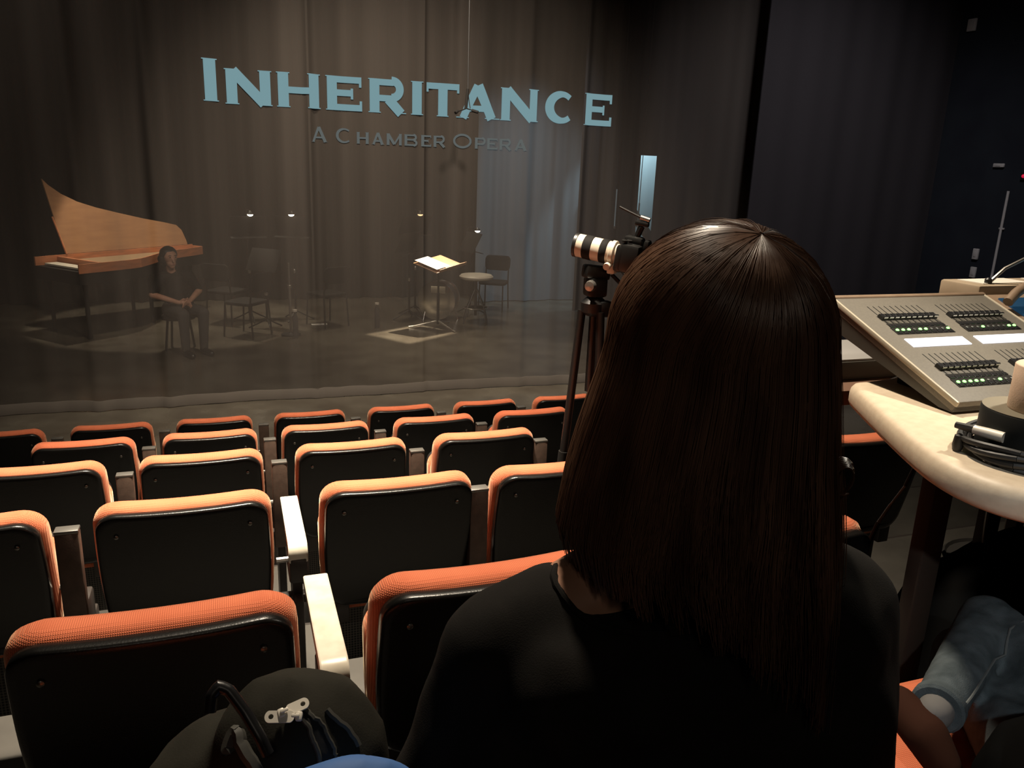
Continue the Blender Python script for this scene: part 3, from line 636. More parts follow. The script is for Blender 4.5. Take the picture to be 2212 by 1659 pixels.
sm = thing('sheet_music', 'open white sheet music glowing on the conductor stand', 'music', (2.80, 11.08, F), None, R_(34))
for s in (-1, 1):
    MB().box((0.134*s, 0.0, 0.9235), (0.262, 0.43, 0.004), 0.001, q).build('page', M['paper'], sm, (0, 0, -0.018*s))
# framing spotlight that lights the stand, out of frame above the stage
LP_ = Vector((4.3, 12.3, 2.75)); dL = (Vector((2.69, 10.985, -1.5))-LP_).normalized(); xL = Vector((cos(R_(34)), sin(R_(34)), 0)); xL = (xL-dL*xL.dot(dL)).normalized(); yL = dL.cross(xL)
RL = Matrix((xL, yL, dL)).transposed()
sp = thing('stage_spotlight', 'black framing spotlight hung above the stage, aimed at the conductor stand', 'spotlight', LP_)
MB().lathe([(0.075, -0.12), (0.085, -0.10), (0.085, 0.16), (0.08, 0.16), (0.08, -0.09), (0.0, -0.09)], 24, (0, 0, 0), dL).build('housing', M['black'], sp)
hA, hB = 0.0118, 0.0104
for (x, y, wx, wy) in ((-hA-0.05, 0, 0.1, 0.2), (hA+0.05, 0, 0.1, 0.2), (0, -hB-0.05, 0.2, 0.1), (0, hB+0.05, 0.2, 0.1)):
    MB().box(dL*0.15+xL*x*0.8+yL*y*0.8 if False else dL*(0.15+0.002*(x != 0))+xL*x+yL*y, (wx, wy, 0.001), 0, RL).build('shutter', M['black'], sp, smooth=False)
MB().tube([(0, 0, 0.09), (0, 0, 0.69)], 0.015, 8).build('hanger', M['black'], sp)
# drum, stool, bottles, poles
dr = thing('bass_drum', 'dark drum with chrome hoop under the glowing desk', 'drum', (2.98, 11.75, F))
ax = Vector((-0.45, -0.89, 0.0)); c0 = Vector((0, 0, 0.30))
MB().lathe([(0.27, -0.17), (0.27, 0.17)], 36, c0, ax).build('shell', M['drumshell'], dr)
for z in (-0.175, 0.175): MB().lathe([(0.272, z-0.014), (0.288, z-0.012), (0.288, z+0.012), (0.272, z+0.014)], 36, c0, ax).build('hoop', M['chrome'], dr)
MB().lathe([(0.265, 0.165), (0.0, 0.168)], 36, c0, ax).build('head', M['drumshell'], dr)
MB().box((-0.06, -0.185, 0.47), (0.22, 0.012, 0.10), 0.004, Matrix.Rotation(R_(-27), 3, 'Z')).build('pale_patch', M['drumhead'], dr)  # pale flat block on the upper front of the drum
for s in (-1, 1): MB().tube([(0.2*s, -0.05, 0.25), (0.27*s, -0.12, 0.0)], 0.008, 6).build('spur', M['chrome'], dr)
so = thing('drum_stool', 'pale round-topped stool right of the glowing desk', 'stool', (3.46, 11.4, F))
MB().lathe([(0.0, 0.64), (0.2, 0.642), (0.25, 0.665), (0.255, 0.69), (0.23, 0.715), (0.1, 0.73), (0, 0.732)], 32).build('seat', M['cymbal'], so)
MB().lathe([(0.022, 0.1), (0.022, 0.645)], 12).build('post', M['black'], so)
MB().lathe([(0.18, 0.21), (0.19, 0.22), (0.18, 0.23), (0.17, 0.22), (0.18, 0.21)], 32).build('foot_ring', M['steel'], so)
for k in range(4):
    a = 2*pi*k/4+0.5; MB().tube([(0.02*cos(a), 0.02*sin(a), 0.5), (0.18*cos(a), 0.18*sin(a), 0.22), (0.25*cos(a), 0.25*sin(a), 0)], 0.012, 8).build('leg', M['black'], so)
po = thing('microphone_stand', 'tall thin silver upright pole in the middle of the stage', 'stand', (0.73, 10.9, F))
MB().tube([(0, 0, 0.02), (0, 0, 0.66)], 0.017, 10).tube([(0, 0, 0.6), (0, 0, 0.965)], 0.012, 10).build('pole', M['steel'], po)
MB().lathe([(0.02, 0.63), (0.027, 0.635), (0.027, 0.67), (0.02, 0.675)], 12).build('clutch', M['steel'], po)
MB().lathe([(0.13, 0), (0.13, 0.015), (0.03, 0.03), (0.02, 0.05)], 24).build('base', M['black'], po)
for (x, y, h, lb) in ((0.775, 10.7, 0.38, 'white-capped bottle standing beside the silver pole'), (1.94, 11.2, 0.36, 'white-capped bottle standing left of the glowing desk')):
    b = thing('bottle', lb, 'bottle', (x, y, F)); MB().lathe([(0.035, 0), (0.036, h*.7), (0.014, h*.88), (0.014, h*.93)], 14).build('body', M['trouser_grey'], b)
    MB().lathe([(0.03, h*.93), (0.03, h), (0.0, h)], 14).build('cap', M['cymbal'], b)
tag(MB().box((0, 0, 0.004), (0.22, 0.05, 0.008), 0.001, Matrix.Rotation(0.1, 3, 'Z')).build('paper_sheet', M['paper'], None, (1.17, 11.55, F)), 'small white sheet of paper on the stage floor', 'paper')
for (x, y, a, l_, lb) in ((2.05, 10.35, 0.35, 0.34, 'white paper on the floor left of the conductor stand, the longer piece'), (1.98, 10.72, 0.1, 0.24, 'white paper on the floor left of the conductor stand, the shorter piece behind')):
    pass

# ------------------------------------------------------------------ people kit
def hand_chain(mb, wrist, pdir, side, palm_n, r=0.0085, curl=0.5, k=1.0):
    """palm and five bent fingers grown from the wrist along pdir; side points to the thumb"""
    W = Vector(wrist); d = Vector(pdir).normalized(); s = Vector(side).normalized(); n = Vector(palm_n).normalized()
    for i in range(4):
        o = (0.027-0.018*i)*k; base = W + d*0.085*k + s*o; L_ = (0.072, 0.08, 0.075, 0.058)[i]*k
        mb.limb([W+d*0.015*k+s*o*0.6, base], [0.013*k, 0.0115*k], 1)
        a = base + (d*cos(curl*.5)+n*sin(curl*.5))*L_*.45; b = a + (d*cos(curl*1.3)+n*sin(curl*1.3))*L_*.32; c = b + (d*cos(curl*2)+n*sin(curl*2))*L_*.23
        mb.limb([base, a, b, c], [r*k*1.1, r*k, r*k*.92, r*k*.8], 1)
    t0 = W + d*0.02*k + s*0.026*k; t1 = t0 + (d*.7+s*.7)*0.04*k; t2 = t1 + (d*.95+s*.25+n*.2)*0.032*k
    mb.limb([W+s*0.01*k, t0, t1, t2], [0.014*k, 0.0135*k, 0.0105*k, 0.0085*k], 1); mb.ball(W+d*0.045*k, (0.03*k, 0.03*k, 0.024*k))
def head(mb, c, f, up, k=1.0):
    """skull, jaw, nose, ears; f faces, up points to the crown"""
    C = Vector(c); f = Vector(f).normalized(); u = Vector(up).normalized(); r = f.cross(u).normalized(); u = r.cross(f)
    P = lambda x, y, z: C + r*x*k + f*y*k + u*z*k
    mb.ball(P(0, -0.012, 0.03), 0.088*k); mb.ball(P(0, 0.02, 0.025), 0.08*k); mb.ball(P(0, 0.0, 0.045), 0.082*k); mb.ball(P(0, 0.035, -0.045), 0.056*k); mb.ball(P(0, 0.055, -0.08), 0.034*k)
    mb.limb([P(0, 0.088, 0.02), P(0, 0.108, -0.022)], [0.011*k, 0.015*k], 1)
    mb.limb([P(-0.022, 0.082, -0.057), P(0.022, 0.082, -0.057)], [0.011*k, 0.011*k], 1)
    for s in (-1, 1):
        mb.ball(P(0.077*s, -0.01, 0.0), 0.02*k); mb.ball(P(0.08*s, -0.012, 0.02), 0.017*k); mb.ball(P(0.03*s, 0.083, 0.028), 0.013*k)
    return P
M['eye'] = mat('eye_dark', (0.03, 0.02, 0.015), 0.2); M['lip'] = mat('lip', (0.38, 0.13, 0.10), 0.5)
def face_parts(P, par):
    for s in (-1, 1):
        MB().ball(P(0.031*s, 0.0915, 0.028), 0.0075, 2).build('eye', M['eye'], par)
        MB().tube([P(0.017*s, 0.096, 0.046), P(0.032*s, 0.095, 0.05), P(0.047*s, 0.086, 0.045)], 0.003, 6).build('eyebrow', M['hair_dark'], par)
    MB().tube([P(-0.021, 0.0885, -0.057), P(0, 0.0945, -0.055), P(0.021, 0.0885, -0.057)], [0.003, 0.0055, 0.003], 8).build('mouth', M['lip'], par)
# seated musician on the stage
mu = thing('person', 'seated musician with dark hair and bare forearms, before the harpsichord', 'person', (-0.62, 10.3, F))
fz = Vector((0.45, -0.89, 0)).normalized(); rr_ = Vector((-0.89, -0.45, 0))
def mp(r, f, z): return rr_*r + fz*f + Vector((0, 0, z))
b = MB(); face_parts(head(b, mp(0.06, 0.02, 1.10), fz, (0, 0, 1)), mu); b.limb([mp(0.03, -0.02, 0.90), mp(0.06, 0, 1.04)], [0.055, 0.05])
for s, el, wr in ((1, mp(0.31, 0.06, 0.70), mp(0.10, 0.27, 0.62)), (-1, mp(-0.26, 0.04, 0.70), mp(-0.02, 0.30, 0.63))):
    b.limb([mp(0.17*s, -0.02, 0.90), el, wr], [0.05, 0.042, 0.028]); hand_chain(b, wr, mp(-0.8*s, 0.5, -0.1), mp(0, 0.3, 1), mp(0, -0.2, -1), 0.009)
b.limb([mp(0, 0, 0.52), mp(0, -0.02, 0.72), mp(0, -0.02, 0.86)], [0.13, 0.12, 0.1])
b.fused('body', M['skin'], mu, voxel=0.009, smooth=4)
b = MB(); b.limb([mp(0, 0, 0.50), mp(0, 0, 0.70), mp(0, -0.02, 0.84)], [0.15, 0.145, 0.125]); b.limb([mp(-0.16, -0.02, 0.88), mp(0.16, -0.02, 0.88)], [0.075, 0.075])
for s, el in ((1, mp(0.31, 0.06, 0.70)), (-1, mp(-0.26, 0.04, 0.70))): b.limb([mp(0.17*s, -0.02, 0.88), mp(0.17*s, -0.02, 0.88).lerp(el, 0.85)], [0.07, 0.058])
b.fused('shirt', M['matte_black'], mu, voxel=0.012, smooth=5)
b = MB()
for s in (-1, 1):
    kn = mp(0.12*s, 0.42, 0.50); b.limb([mp(0.08*s, 0.02, 0.50), kn, mp(0.11*s, 0.40, 0.08)], [0.1, 0.068, 0.05])
b.limb([mp(-0.07, 0, 0.5), mp(0.07, 0, 0.5)], [0.12, 0.12]); b.fused('trousers', M['trouser_grey'], mu, voxel=0.012, smooth=5)
for s in (-1, 1): MB().limb([mp(0.11*s, 0.38, 0.045), mp(0.115*s, 0.58, 0.035)], [0.045, 0.035]).fused('shoe', M['cello'], mu, voxel=0.01, smooth=4)
b = MB(); hc = mp(0.06, 0.02, 1.10); b.ball(hc+mp(0, -0.03, 0.05), 0.105); b.ball(hc+mp(0, -0.055, -0.01), 0.1); b.limb([hc+mp(0, -0.07, 0), hc+mp(0.02, -0.09, -0.14)], [0.085, 0.05]); b.ball(hc+mp(0.07, -0.03, 0.0), 0.06)
b.fused('hair', M['hair_dark'], mu, voxel=0.01, smooth=4)
ms = thing('piano_stool', 'dark stool under the seated musician', 'stool', (-0.62, 10.3, F))
MB().lathe([(0.0, 0.38), (0.19, 0.38), (0.2, 0.40), (0.19, 0.42), (0, 0.43)], 24).build('seat', M['matte_black'], ms)
for k in range(4):
    a = 2*pi*k/4+0.6; MB().tube([(0.14*cos(a), 0.14*sin(a), 0.385), (0.19*cos(a), 0.19*sin(a), 0)], 0.014, 8).build('leg', M['black'], ms)

# ------------------------------------------------------------------ camera on its tripod between second and third rows
TB = Vector((1.30, 2.735, ROW_Z[2])); hT = -0.50-TB.z
tp = thing('tripod', 'black camera tripod standing between the seat rows left of the woman\'s hair', 'tripod', TB)
MB().tube([(0, 0, hT-0.35), (0, 0, hT+0.03)], 0.016, 12).build('centre_column', M['black'], tp)
MB().lathe([(0.03, hT-0.05), (0.05, hT-0.035), (0.052, hT-0.0), (0.03, hT+0.02)], 16).box((0.03, -0.03, hT-0.02), (0.05, 0.05, 0.06), 0.008).build('spider', M['black'], tp)
for a in (160, 280, 40):
    d = Vector((cos(R_(a)), sin(R_(a)), 0)); p0 = d*0.045+Vector((0, 0, hT-0.03)); p2 = d*0.125+Vector((0, 0, 0.015)); pm = p0.lerp(p2, 0.5)
    lg = MB().tube([p0, pm], 0.016, 10).build('leg', M['black'], tp)
    MB().tube([pm, p2], 0.012, 10).build('lower_leg', M['steel'] if False else M['black'], lg)
    MB().tube([pm-(p2-p0).normalized()*0.025, pm+(p2-p0).normalized()*0.025], 0.021, 10).build('leg_lock', M['matte_black'], lg)
    MB().ball(p2+Vector((0, 0, 0.0)), 0.015, 1).build('rubber_foot', M['matte_black'], lg)
hd = MB().box((0, 0, hT+0.06), (0.075, 0.075, 0.075), 0.012).box((0.0, 0, hT+0.115), (0.10, 0.06, 0.05), 0.01, Matrix.Rotation(R_(6), 3, 'Y')).build('fluid_head', M['black'], tp)
MB().lathe([(0.018, 0), (0.022, 0.01), (0.018, 0.03), (0, 0.032)], 12, (-0.03, -0.035, hT+0.07), (-0.7, -0.7, 0)).build('tilt_knob', M['steel'], hd)
MB().tube([(0.05, -0.03, hT+0.11), (0.17, -0.12, hT-0.02), (0.2, -0.15, hT-0.06)], [0.008, 0.008, 0.013], 8).build('pan_handle', M['black'], hd)
LD = Vector((-0.72, 0.68, 0.135)).normalized(); F0 = Vector((1.232, 2.782, -0.288)); MT = F0-LD*0.178
ca = thing('camera', 'camera with long white black-banded telephoto lens on the tripod', 'camera', (0, 0, 0))
def lensring(prof, name, m, par): return MB().lathe(prof, 28, MT, LD).build(name, m, par)
ln = lensring([(0.0, -0.01), (0.034, -0.01), (0.036, 0.0), (0.037, 0.02), (0.041, 0.04), (0.043, 0.06), (0.043, 0.170), (0.044, 0.172), (0.0435, 0.1775), (0.037, 0.178), (0.036, 0.172), (0.0, 0.168)], 'lens', M['lens_white'], ca)
lensring([(0.0435, 0.049), (0.0448, 0.051), (0.0448, 0.073), (0.0435, 0.075)], 'zoom_ring', M['matte_black'], ln)
lensring([(0.0435, 0.108), (0.0452, 0.110), (0.0452, 0.140), (0.0435, 0.142)], 'focus_ring', M['matte_black'], ln)
lensring([(0.0435, 0.168), (0.0458, 0.169), (0.0458, 0.180), (0.040, 0.180), (0.039, 0.172)], 'front_rim', M['black'], ln)
lensring([(0.0432, 0.020), (0.0465, 0.022), (0.0465, 0.036), (0.0432, 0.038)], 'mount_collar', M['lens_white'], ln)
MB().box(MT+LD*0.03+Vector((0, 0, -0.058)), (0.03, 0.045, 0.035), 0.006, Matrix.Rotation(math.atan2(LD.y, LD.x), 3, 'Z')).build('collar_foot', M['lens_white'], ln)
MB().lathe([(0.013, -0.012), (0.014, 0.0), (0.013, 0.012)], 12, MT+LD*0.035+Vector((-0.03, -0.03, -0.045)), (-0.7, -0.7, -0.2)).build('collar_knob', M['lens_white'], ln)
RZ = Matrix.Rotation(math.atan2(LD.y, LD.x), 3, 'Z') @ Matrix.Rotation(R_(-7.7), 3, 'Y')
B0 = MT-LD*0.045
MB().box(B0, (0.075, 0.145, 0.105), 0.014, RZ).box(B0+RZ @ Vector((0.03, 0.055, -0.005)), (0.04, 0.035, 0.10), 0.014, RZ).box(B0+RZ @ Vector((0.005, 0, 0.06)), (0.07, 0.06, 0.035), 0.012, RZ).box(B0+RZ @ Vector((-0.045, 0, 0.052)), (0.02, 0.05, 0.04), 0.008, RZ).build('body', M['black'], ca)
for (x, y, z) in ((0, -0.05, 0.056), (0.01, 0.05, 0.056), (0.025, 0.058, 0.054)): MB().lathe([(0.011, 0), (0.011, 0.008), (0.009, 0.01), (0, 0.01)], 12, B0+RZ @ Vector((x, y, z)), RZ @ Vector((0, 0, 1))).build('dial', M['matte_black'], ca)
MB().tube([B0+RZ @ Vector((0.0, 0, 0.075)), B0+RZ @ Vector((-0.01, 0, 0.115))], 0.012, 8).box(B0+RZ @ Vector((-0.01, 0, 0.125)), (0.05, 0.022, 0.016), 0.004, RZ).build('hot_shoe_mount', M['black'], ca)
mi = MB().tube([B0+RZ @ Vector((-0.035, 0, 0.142)), B0+RZ @ Vector((0.0, 0, 0.146))], 0.0095, 10).build('microphone', M['steel'], ca)
MB().tube([B0+RZ @ Vector((0.0, 0, 0.146)), B0+RZ @ Vector((0.085, 0, 0.168))], 0.0045, 8).build('microphone_tube', M['black'], mi)
MB().tube([B0+RZ @ Vector((0.01, 0.02, 0.075)), B0+RZ @ Vector((0.055, -0.078, 0.02)), B0+RZ @ Vector((0.05, -0.085, -0.075)), B0+RZ @ Vector((0.015, -0.08, -0.095))], 0.006, 6).build('neck_strap', M['matte_black'], ca)

# ------------------------------------------------------------------ tech desk with the lighting console
DZ = -0.425
def hslab(mb, outline, z0, z1, bev): return mb.slab([(x, y) for x, y in outline], z0, z1, bev, lambda a, b, c: (a, c, b))
def smooth_outline(P, it=2):
    for _ in range(it):
        Q = []
        for i in range(len(P)):
            a, b = Vector(P[i]), Vector(P[(i+1) % len(P)])
            Q += [tuple(a.lerp(b, .25)), tuple(a.lerp(b, .75))]
        P = Q
    return P
dk = thing('tech_desk', 'cream desk with thick rounded edge at the right, glaring under lamp light', 'desk', (0, 0, 0))
edge = [(2.7, 0.68), (2.7, 1.57), (1.56, 1.57), (1.52, 1.36), (1.29, 1.322), (1.245, 1.322), (1.222, 1.29), (1.06, 0.96), (1.03, 0.86), (1.04, 0.77), (1.10, 0.70), (1.24, 0.68)]
dmb = MB(); so_ = smooth_outline(edge, 3); rs = []
cx = sum(p[0] for p in so_)/len(so_); cy = sum(p[1] for p in so_)/len(so_)
def inset(P, d):
    out = []
    for i in range(len(P)):
        a, b, c = Vector(P[i-1]), Vector(P[i]), Vector(P[(i+1) % len(P)]); t = (c-a); t = t.normalized() if t.length > 1e-6 else Vector((1, 0)); n = Vector((-t.y, t.x))
        if n.dot(Vector((cx, cy))-b) < 0: n = -n
        out.append(b+n*d)
    return out
for (dd, z) in ((0.03, DZ-0.052), (0.012, DZ-0.052), (0.004, DZ-0.047), (0, DZ-0.038), (0, DZ-0.02), (0.002, DZ-0.011), (0.008, DZ-0.003), (0.018, DZ), (0.035, DZ)):
    rs.append([(p.x, p.y, z) for p in inset(so_, dd)])
dmb.rings(rs).build('top', M['desk'], dk, ang=80)
for (x, y) in ((1.275, 1.085), (2.6, 0.80), (2.6, 1.48), (1.95, 1.48)):
    zf = ROW_Z[1]; z0 = zf if y < 1.94 else ROW_Z[2]
    MB().box((x, y, (DZ-0.05+z0)/2), (0.05, 0.035, DZ-0.05-z0), 0.004).box((x, y, z0+0.01), (0.07, 0.12, 0.02), 0.004).build('leg', M['leg_brown'], dk)
MB().box((2.27, 1.48, DZ-0.09), (0.64, 0.03, 0.08), 0.004).build('apron', M['leg_brown'], dk)
t2 = thing('side_table', 'dark brown table edge behind the cream desk, half hidden by the hair', 'table', (0, 0, 0))
MB().box((2.0, 1.72, -0.53), (1.36, 0.42, 0.04), 0.006).build('top', mat('table_brown', (0.16, 0.085, 0.055), 0.45), t2)
for x in (2.25, 2.6):
    for y in (1.62, 1.88): MB().box((x, y, (-0.55+ROW_Z[1])/2), (0.035, 0.035, -0.55-ROW_Z[1]), 0.004).build('leg', M['leg_brown'], t2)
bx = thing('equipment_box', 'low dark box with pale grey top behind the console\'s left end', 'box', (0, 0, 0))
MB().box((1.53, 1.70, -0.485), (0.28, 0.22, 0.05), 0.006).build('body', M['console_side'], bx)
MB().box((1.53, 1.70, -0.458), (0.27, 0.21, 0.006), 0.002).build('lid', M['wallplate'], bx)
# fader wing: tilted panel, origin at its rear left corner; u to the right, v down the slope
CO = Vector((1.264, 1.43, -0.264)); CU = Vector((1, 0, 0)); CV = Vector((0, -0.362, -0.135)).normalized(); CN = CU.cross(-CV).normalized()
if CN.z < 0: CN = -CN
CR = Matrix((CU, -CV, CN)).transposed()
W_, D_ = 0.445, 0.387
def cp(u, v, n=0): return CO+CU*u+CV*v+CN*n
lc = thing('lighting_console', 'grey lighting console with fader rows, green lights and two white strips', 'console', (0, 0, 0))
MB().box(cp(W_/2, D_/2, -0.012), (W_, D_, 0.024), 0.004, CR).build('panel', M['console'], lc)
MB().rings([[cp(u, 0.0, -0.02), cp(u, D_, -0.012), cp(u, D_, -0.024), cp(u, D_-0.03, -0.034), cp(u, 0.0, -0.062)] for u in (0.001, W_-0.001)]).build('housing', M['console_side'], lc, smooth=False)
MB().box((CO.x+W_/2+0.02, 1.26, DZ+0.028), (W_-0.10, 0.05, 0.056), 0.004).box((CO.x+W_/2+0.02, 1.15, DZ+0.006), (W_-0.10, 0.10, 0.012), 0.003).build('foot', M['matte_black'], lc)
for u in (0.0, W_): MB().box(cp(u, D_/2, -0.004), (0.007, D_+0.006, 0.012), 0.003, CR).build('side_trim', M['console_trim'], lc)
MB().box(cp(W_/2, -0.002, -0.006), (W_+0.012, 0.012, 0.02), 0.005, CR).build('rear_trim', M['bezel'], lc)
LIT = {0: (0, 1, 2, 4, 5, 9), 1: (3, 8, 9), 2: (0, 1, 2, 3, 4, 7), 3: (1, 4, 5)}
slot_m = MB().box((0, 0, 0), (0.0022, 0.082, 0.0008)).mesh('fader_slot', M['slot'], False)
cap_m = MB().rings([[(-.0068, -.0085, 0), (.0068, -.0085, 0), (.0068, .0085, 0), (-.0068, .0085, 0)], [(-.0064, -.0075, .008), (.0064, -.0075, .008), (.0064, .0075, .008), (-.0064, .0075, .008)], [(-.006, -.003, .0075), (.006, -.003, .0075), (.006, .003, .0075), (-.006, .003, .0075)]]).box((0, -0.0078, 0.0085), (.013, .004, .005), 0.001).mesh('fader_cap', M['cap'], False)
line_m = MB().box((0, -0.009, 0.0078), (.011, .0022, .0035), 0.0008).mesh('cap_line', M['cap_line'], False)
on_m = MB().lathe([(0.0038, 0), (0.0038, 0.0015), (0.002, 0.003), (0, 0.0032)], 10).mesh('button_light', M['led_on'])
off_m = MB().lathe([(0.0032, 0), (0.0032, 0.0015), (0.002, 0.0026), (0, 0.0028)], 10).mesh('button_light', M['led_off'])
key_m = MB().box((0, 0, 0.001), (0.0115, 0.009, 0.003), 0.001).mesh('button', M['cap'], False)
def cpart(name, me, par, u, v, n=0.0):
    o = part(name, me, par); o.matrix_local = Matrix.Translation(cp(u, v, n)) @ CR.to_4x4(); return o
for bnk, (u0, v0) in enumerate(((0.062, 0.04), (0.256, 0.04), (0.054, 0.228), (0.25, 0.228))):
    fb = MB().box(cp(u0+0.0697, v0+0.103, 0.0006), (0.158, 0.026, 0.0014), 0.0004, CR).box(cp(u0+0.0697, v0+0.083, 0.0004), (0.152, 0.02, 0.001), 0.0003, CR).build('fader_bank', M['matte_black'], lc, smooth=False)
    for i in range(10):
        u = u0+0.0155*i
        cpart('fader_slot', slot_m, fb, u, v0+0.042)
        fc = cpart('fader_cap', cap_m, fb, u, v0+0.052)
        cpart('cap_line', line_m, fb, u, v0+0.052)
        cpart('button', key_m, fb, u, v0+0.084); cpart('button', key_m, fb, u, v0+0.110, 0.0008)
        cpart('button_light', on_m if i in LIT[bnk] else off_m, fb, u, v0+0.1015, 0.0016)
for u in (0.053, 0.243): MB().box(cp(u+0.079, 0.189, 0.0008), (0.158, 0.030, 0.002), 0.0006, CR).build('display_strip', M['lcd'], lc, smooth=False)
# main desk unit to the right
mc = thing('monitor_console', 'beige topped console unit with blue screen at the right picture edge', 'console', (0, 0, 0))
MB().box((2.12, 1.53, -0.275), (0.76, 0.12, 0.05), 0.006).build('top_shelf', M['beige'], mc)
MB().box((2.12, 1.53, -0.36), (0.7, 0.04, 0.12), 0.004).box((2.12, 1.50, -0.419), (0.72, 0.11, 0.012)).build('stand', M['console_side'], mc)
MB().box(cp(0.72, 0.17, -0.03), (0.5, 0.40, 0.03), 0.01, CR).build('screen_housing', M['bezel'], mc)
sc_ = MB().box(cp(0.73, 0.17, -0.013), (0.46, 0.34, 0.004), 0.001, CR).build('screen', M['screen_dim'], mc)
MB().box(cp(0.665, 0.135, -0.0095), (0.31, 0.08, 0.002), 0.0005, CR).build('screen_window', M['screen'], sc_)
MB().tube([cp(0.475+0.03*k, 0.045-0.028*sin(k*0.55), 0.004+0.03*sin(k*0.5)) for k in range(6)]+[cp(0.66, 0.1, 0.03), cp(0.72, 0.2, 0.03)], 0.012, 10).build('hood_edge', M['bezel'], mc)
for (x, y, a, sx, sy, lb) in ((1.86, 1.535, 0.05, 0.17, 0.075, 'white paper on the beige shelf, left of the two'), (2.06, 1.53, -0.08, 0.12, 0.08, 'white paper on the beige shelf, at the right picture edge')):
    tag(MB().box((0, 0, 0.001), (sx, sy, 0.002), 0, Matrix.Rotation(a, 3, 'Z')).build('paper_sheet', M['paper'], None, (x, y, -0.25)), lb, 'paper')
gl = thing('gooseneck_lamp', 'thin metal gooseneck lamp arching out of frame above the console', 'lamp', (0, 0, 0))
gp = [Vector(p) for p in ((1.80, 1.50, -0.252), (1.806, 1.50, -0.245), (1.845, 1.498, -0.212), (1.905, 1.49, -0.183), (1.98, 1.46, -0.165), (2.06, 1.40, -0.16), (2.12, 1.33, -0.18))]
MB().tube(gp, 0.0045, 8).build('neck', M['steel'], gl); MB().lathe([(0.009, 0), (0.009, 0.012), (0.005, 0.016)], 12, (1.80, 1.50, -0.251)).build('base', M['black'], gl)
MB().lathe([(0.012, 0.0), (0.02, 0.05), (0.02, 0.07)], 14, gp[-1], (0.6, -0.7, -0.4)).build('lamp_head', M['black'], gl)
# rolls of tape, coil of cable
RC = Vector((1.198, 0.868, DZ))
tk = thing('tape_roll', 'big black roll of tape lying on the desk, white roll on top', 'tape roll', RC); tk.scale = (0.9, 0.9, 0.9)
MB().lathe([(0.04, 0.0), (0.084, 0.0), (0.086, 0.003), (0.086, 0.082), (0.084, 0.085)], 48).build('tape', M['tape_black'], tk, ang=50)
MB().lathe([(0.084, 0.0850), (0.0845, 0.0858), (0.04, 0.0858), (0.04, 0.0)], 48).build('top_face', M['tape_rim'], tk, ang=50)
tw = thing('tape_roll', 'wide cream white roll of tape standing on the black roll', 'tape roll', RC+Vector((0.009, -0.011, 0.0774))); tw.scale = (0.9, 0.9, 0.9)
MB().lathe([(0.041, 0), (0.061, 0), (0.062, 0.002), (0.062, 0.078), (0.060, 0.080), (0.041, 0.080)], 48).build('tape', M['tape_white'], tw, ang=50)
MB().lathe([(0.041, 0.0), (0.041, 0.0805), (0.037, 0.0805), (0.037, 0.0)], 48).build('core', M['tape_core'], tw, ang=50)
cc = thing('coiled_cable', 'black cable coil with silver plug beside the tape rolls', 'cable', RC); cc.scale = (0.9, 0.9, 0.9)
cm = MB()
for q in range(4):
    pts = []
    for k in range(41):
        a = R_(205+360*k/40); rx = 0.106+0.004*q+0.010*sin(a*2+q); ry = 0.108+0.003*q
        pts.append((rx*cos(a)*1.02+0.005, ry*sin(a)*0.98-0.012, 0.007+0.0075*q+0.004*sin(a*3+q*1.3)))
    cm.tube(pts, 0.0058, 8)
cm.build('coil', M['cable'], cc)
pA = Vector((-0.100, 0.032, 0.046)); pB = Vector((-0.086, -0.016, 0.046))
MB().tube([pA+Vector((-0.01, 0.03, 0.0)), pA], [0.006, 0.008], 8).build('strain_relief', M['cable'], cc)
MB().tube([pA, pA.lerp(pB, 0.45), pB], [0.0085, 0.0095, 0.0095], 12).build('plug', M['silver'], cc)
MB().lathe([(0.0, 0.0), (0.008, 0.002), (0.010, 0.012), (0.008, 0.03), (0.0, 0.034)], 10, (-0.110, 0.05, 0.0)).build('cable_tie', M['cable'], cc)
# clutter below the desk
rd = thing('silver_rod', 'thin silver rod sloping below the desk, right of the woman\'s shoulder', 'rod', (0, 0, 0))
MB().tube([(1.648, 1.50, -0.783), (1.611, 1.50, -0.831)], 0.0035, 8).build('upper_section', M['steel'], rd)
MB().tube([(1.611, 1.50, -0.831), (1.578, 1.50, -0.880)], 0.0045, 8).build('lower_section', M['steel'], rd)
MB().tube([(1.578, 1.50, -0.880), (1.30, 1.49, ROW_Z[1]+0.004)], 0.006, 8).build('foot', M['black'], rd)
MB().tube([(1.648, 1.50, -0.783), (1.775, 1.50, DZ-0.05)], 0.005, 8).build('top_section', M['black'], rd)
tb = thing('waste_tub', 'dark round tub with pale rim glint under the desk, far right', 'tub', (2.42, 1.76, ROW_Z[1]))
MB().lathe([(0.14, 0.0), (0.17, 0.32), (0.178, 0.33), (0.172, 0.335), (0.163, 0.32), (0.13, 0.012), (0.0, 0.01)], 32).build('body', M['console_side'], tb)
MB().lathe([(0.172, 0.318), (0.181, 0.328), (0.172, 0.338), (0.165, 0.328)], 32).build('rim', M['matte_black'], tb)
oc = MB(); oc.limb([(0, 0, 0.03), (0.06, -0.04, 0.05), (0.14, -0.05, 0.035)], [0.03, 0.045, 0.03])
oc.limb([(0.06, -0.02, 0.04), (0.07, 0.05, -0.03), (0.09, 0.09, -0.12)], [0.04, 0.035, 0.025]); tag(oc.fused('orange_cloth', M['orange'], None, (2.22, 1.66, -1.24), voxel=0.01, smooth=4), 'crumpled orange cloth over the rim of the dark tub under the desk', 'cloth')
